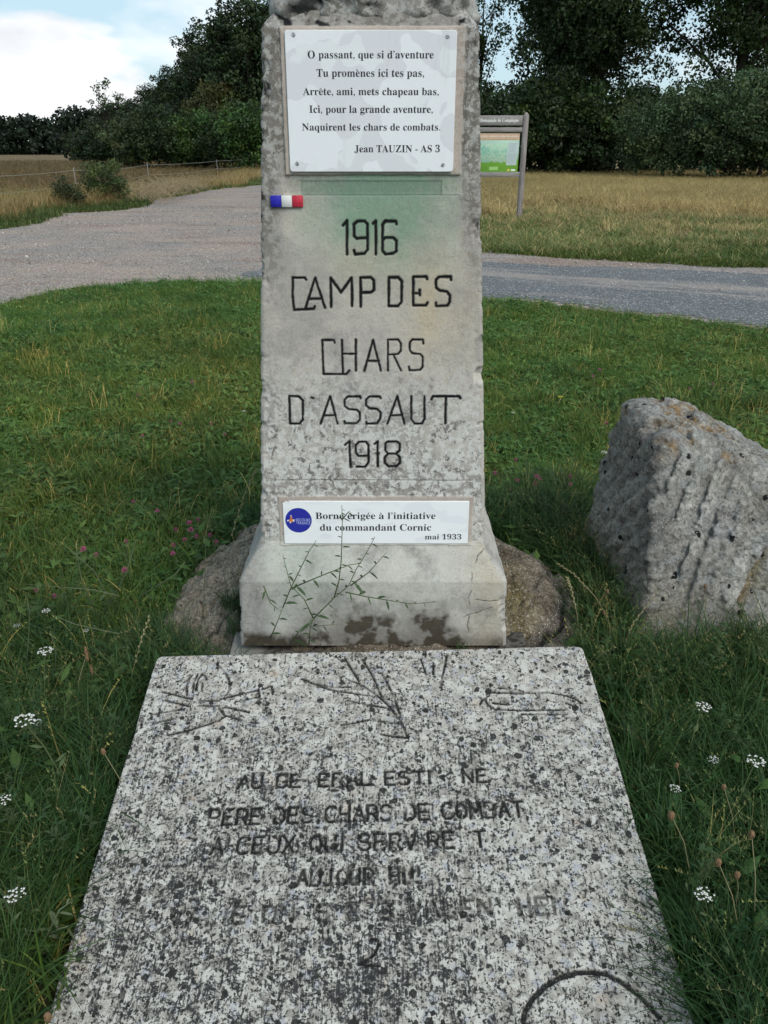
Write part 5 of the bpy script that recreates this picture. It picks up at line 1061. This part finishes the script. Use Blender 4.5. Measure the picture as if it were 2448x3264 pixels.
for px, py, s_, lb in ((147, 1949, .6, 'small white yarrow flower above the larger one at the left'), (54, 1996, .5, 'small dull white flower near the left edge of the photo'), (145, 2078, .9, 'white yarrow flower cluster left of the slab corner'), (274, 2012, .45, 'tiny white flower nearest the slab corner'),
                       (78, 2304, 1.15, 'largest white yarrow cluster at the left edge, level with the slab carving'), (122, 2306, .6, 'small white yarrow cluster touching the largest one'), (9, 2555, .8, 'white yarrow flower cut by the left edge of the photo'), (50, 2856, .8, 'greenish white flower head at the lower left edge'),
                       (2238, 2257, .9, 'white yarrow flower right of the slab, below the boulder'), (2273, 2424, .6, 'small white flower below the yarrow right of the slab'), (2407, 2429, .9, 'white yarrow flower near the right edge of the photo'), (2245, 2856, .8, 'lowest white yarrow flower right of the slab'), (2150, 2517, .6, 'greenish yellow flower close to the slab right edge'),
                       (1925, 1445, .75, 'upper white flower against the left side of the boulder'), (1925, 1525, .55, 'lower white flower against the left side of the boulder'), (777, 1312, .5, 'small white flower in the lawn close to the pillar left side'), (1637, 1317, .5, 'small white flower in the lawn right of the pillar')):
    flower('yarrow_flower', px, py, .26, yst[R_.randrange(3)], yhd[R_.randrange(4)], lb, 'flower', None, extra=ystk, rz=R_.random()*6.28, s_=s_)
flower('yellow_flower', 1785, 1271, .12, cst[0], (lambda m_: (m_.materials.clear(), m_.materials.append(YEL), m_)[2])(yarrow_head(9)), 'single yellow flower in the lawn above left of the boulder', 'flower', s_=.8)
pst = [stem_mesh(.24, .07, 20+i, STR, .0011, 0) for i in range(3)]; phs = seed_head(.020, .0055, 1); phl = seed_head(.055, .0052, 2)
for px, py, hd, s_, lb in ((276, 2085, phl, 1.0, 'long brown seed head on the grass left of the slab corner'), (292, 2135, phl, .7, 'shorter brown seed head just below the long one'), (329, 2396, phs, 1.0, 'round brown seed head close to the slab left edge'), (152, 3242, phs, 1.1, 'brown seed head at the bottom left corner'),
                           (2140, 2600, phs, 1.25, 'dark brown seed head beside the slab right edge'), (2157, 2440, phs, .9, 'pinkish brown seed head right of the slab upper part'), (2307, 2509, phs, .9, 'upright brown seed head right of the slab middle'), (2396, 2660, phs, 1.1, 'brown seed head lying near the right edge'),
                           (2350, 2789, phs, 1.05, 'pale brown round seed head above the lowest yarrow'), (2290, 2749, phs, 1.1, 'dark ragged seed head above the lowest yarrow'), (1936, 1885, phs, .9, 'brown seed head in front of the boulder left foot'), (1925, 1953, phs, .8, 'seed head just below the one at the boulder foot'), (2248, 1870, phs, .9, 'pale brown seed head leaning over the boulder face')):
    flower('plantain_seed_head', px, py, .24, pst[R_.randrange(3)], hd, lb, 'plant', None, rz=R_.random()*6.28, s_=s_)
# tall flowering grass stalks
def stalk(pts, rr, heads, mat):
    mb = MB(); mb.tube(pts, [rr*(1-.6*i/(len(pts)-1)) for i in range(len(pts))], 4, False); g_ = random.Random(int(abs(pts[0][0])*1000))
    for i in range(heads):
        t = .45+.55*i/heads; k = min(len(pts)-2, int(t*(len(pts)-1))); f = t*(len(pts)-1)-k; p = Vector(pts[k]).lerp(Vector(pts[k+1]), f); d = (Vector(pts[k+1])-Vector(pts[k])).normalized(); s_ = d.cross(Vector((0, 1, .2))).normalized()*(1 if i % 2 else -1)
        q = p+d*.011+s_*.0045; mb.add([tuple(p), tuple(p+d*.005+s_*.005), tuple(q), tuple(p+d*.008+s_*.001)], [(0, 1, 2, 3)])
    return mb.mesh('grass_stalk', [mat])
for pts, D, hd, lb in (([(640, 2100), (648, 1950), (655, 1760), (663, 1600)], 2.28, 0, 'single tall thin stem rising left of the footing'), ([(840, 2010), (770, 1860), (740, 1700), (785, 1560), (820, 1490)], 2.32, 16, 'tall pale grass stalk bending against the pillar left side'),
                       ([(1990, 1985), (1900, 1905), (1830, 1830), (1775, 1795)], 2.3, 16, 'pale grass stalk arching over the right side of the footing'), ([(1850, 2060), (1840, 1960), (1822, 1880), (1808, 1840)], 2.25, 14, 'green grass stalk standing right of the footing'), ([(1960, 2010), (1960, 1930), (1950, 1880), (1905, 1960)], 2.2, 0, 'bent grass stem in front of the boulder left foot'),
                       ([(255, 2620), (250, 2480), (238, 2420), (232, 2400)], 1.72, 14, 'grass stalk with green spikelets left of the slab'), ([(330, 2560), (350, 2500), (372, 2460), (375, 2420)], 1.72, 14, 'grass stalk with spikelets touching the slab left edge'), ([(395, 2330), (420, 2150), (450, 2040), (478, 1960)], 1.95, 12, 'thin grass stalk rising beside the slab upper left corner'),
                       ([(2010, 2120), (1995, 2040), (2020, 1985), (2100, 1880)], 2.1, 14, 'pale grass stalk leaning across the boulder foot'), ([(2150, 2560), (2100, 2380), (2070, 2260), (2065, 2190)], 1.85, 0, 'upright green weed stem right of the slab'), ([(2380, 2240), (2320, 2120), (2270, 2040), (2240, 2010)], 2.05, 0, 'long green grass blade in front of the boulder')):
    P_ = [on_depth(px, py, D+.03*i) for i, (px, py) in enumerate(pts)]; P_[0] = (P_[0][0], P_[0][1], min(P_[0][2], .05)); base = Vector((P_[0][0], P_[0][1], P_[0][2]-.03)); rel = [tuple(Vector(p)-base) for p in P_]; rel[0] = (0, 0, 0)
    o = link('grass_stalk', stalk(rel, .0017, hd, STR if hd else STEM), None, tuple(base)); tag(o, lb, 'grass stalk')
# leafy weeds: the one before the plaque and the ones beside the slab
def weed(name, stems, leafL, D, label, conv, mat, lean=.02, sd=1, leafmat=None, origin=None, rr=.0022):
    g_ = random.Random(sd); o = empty(name, origin); tag(o, label, 'weed'); O_ = Vector(origin)
    for si, s_ in enumerate(stems):
        P_ = [Vector(conv(p, D-lean*si/len(stems)-.012*g_.random()*i))-O_ for i, p in enumerate(s_)]; mb = MB(); mb.tube([tuple(p) for p in P_], [rr*(1-.6*i/(len(P_)-1)) for i in range(len(P_))], 5); mb.build('stem', mat, o)
        tot = sum((b_-a).length for a, b_ in zip(P_[:-1], P_[1:])); nl = max(3, int(tot/.027)); mbl = MB()
        for k in range(nl):
            t = (k+.5)/nl*tot; i = 0
            while i < len(P_)-2 and t > (P_[i+1]-P_[i]).length: t -= (P_[i+1]-P_[i]).length; i += 1
            d = (P_[i+1]-P_[i]).normalized(); p = P_[i]+d*t; sgn = 1 if k % 2 else -1; s2 = (d.cross(Vector((0, 1, 0)))).normalized()*sgn; L = leafL*g_.uniform(.45, 1.15)*(1.15-.75*k/nl); e = (d*g_.uniform(.3, .9)+s2*.8+Vector((0, -g_.uniform(-.2, .6), -g_.uniform(0, .3)))).normalized(); w_ = e.cross(Vector((g_.uniform(-.4, .4), 1, g_.uniform(-.3, .3)))).normalized()*L*.12
            c1 = p+e*L*.35; c2 = p+e*L*.75+Vector((0, 0, -L*.10)); tip = p+e*L+Vector((0, 0, -L*.25)); mbl.add([tuple(v) for v in (p, c1+w_, c1-w_, c2+w_*.8, c2-w_*.8, tip)], [(1, 2, 4, 3)], [(0, 2, 1), (3, 4, 5)])
        mbl.build('leaves', leafmat or LEAFM, o)
    return o
w1 = [[(440, 890), (560, 770), (620, 710), (750, 600), (820, 450), (930, 270), (980, 170)], [(620, 710), (665, 560), (685, 380), (690, 200), (695, 20), (690, -110)], [(765, 600), (930, 480), (1080, 310)], [(720, 655), (900, 695), (1300, 760), (1530, 740)],
      [(250, 620), (550, 495), (760, 415), (870, 400)], [(440, 890), (360, 720), (240, 600), (170, 330)], [(170, 790), (240, 620), (400, 300), (465, 200)], [(60, 1060), (130, 900), (170, 790)], [(0, 600), (60, 750), (130, 810)], [(400, 1120), (410, 980), (440, 890)], [(240, 1100), (330, 980), (440, 890)], [(440, 890), (400, 960), (650, 940)], [(690, 20), (740, -40), (760, -60)]]
weed('flowering_weed', w1, .034, 1.985, 'leafy green weed growing in front of the lower white plaque', lambda p, D: on_depth(840+p[0]/2.765, 1650+p[1]/2.765, D), STEM, .03, 4, origin=(-.20, 1.97, .18))
lt = lambda p, D: on_depth(p[0], p[1], D); GREYL = plain('silvery_leaf', (.10, .125, .065), .7, var=.2)
weed('silvery_weed', [[(30, 3170), (90, 3060), (150, 2980), (190, 2900), (232, 2870)], [(150, 2980), (190, 2960), (225, 2950)], [(130, 3010), (90, 2985), (80, 2960)]], .060, 1.12, 'silvery green leafy weed at the bottom left beside the slab', lt, GREYL, .01, 8, GREYL, (-.98, 1.10, .02), .003)
weed('tall_weed', [[(2135, 2530), (2110, 2390), (2085, 2270), (2078, 2180)], [(2085, 2280), (2060, 2245), (2043, 2230)], [(2110, 2640), (2040, 2510), (1965, 2420), (1948, 2370)]], .045, 1.80, 'tall narrow leaved weed right of the slab', lt, STEM, .02, 9, None, (.62, 1.80, .02))
weed('straggling_weed', [[(330, 2010), (260, 1850), (240, 1730)], [(370, 1950), (300, 1820), (210, 1740)], [(330, 1960), (400, 1830), (435, 1720)], [(380, 1900), (300, 1880), (80, 1862)], [(450, 1900), (560, 1830), (590, 1790)], [(380, 2020), (240, 1990), (165, 1960)], [(80, 2170), (90, 2050), (95, 1960), (85, 1900)], [(175, 2200), (178, 2080), (160, 2010)]], .035, 2.25, 'straggling weed with long thin stems left of the footing', lt, GREYL, .25, 10, LEAFM, (-.80, 2.2, .02))
# grass tufts rooted in the cracks of the footing
P = np.array([(-.50, 2.28, .17)]*14+[(-.46, 2.16, .14)]*8+[(-.60, 2.06, .04)]*10+[(.22, 2.0, .17)]+[(-.60, 1.97, .02)]*22+[(-.50, 1.95, .05)]*16+[(-.68, 2.12, .0)]*14)+np.concatenate([RS.normal(0, .028, (85, 3))*np.array([1, 1, 0])])
n = len(P); s_ = RS.uniform(.3, .5, n); s_[33:] *= 1.7; scatter('crevice_grass', P, np.stack([fr(n, -.3, .3), fr(n, -.3, .3), fr(n, 0, 6.28)], 1), np.stack([s_]*3, 1), RS.randint(0, 3, n), np.ones((n, 3))*1.1, long_src, 'small grass tufts rooted in the cracks of the footing')
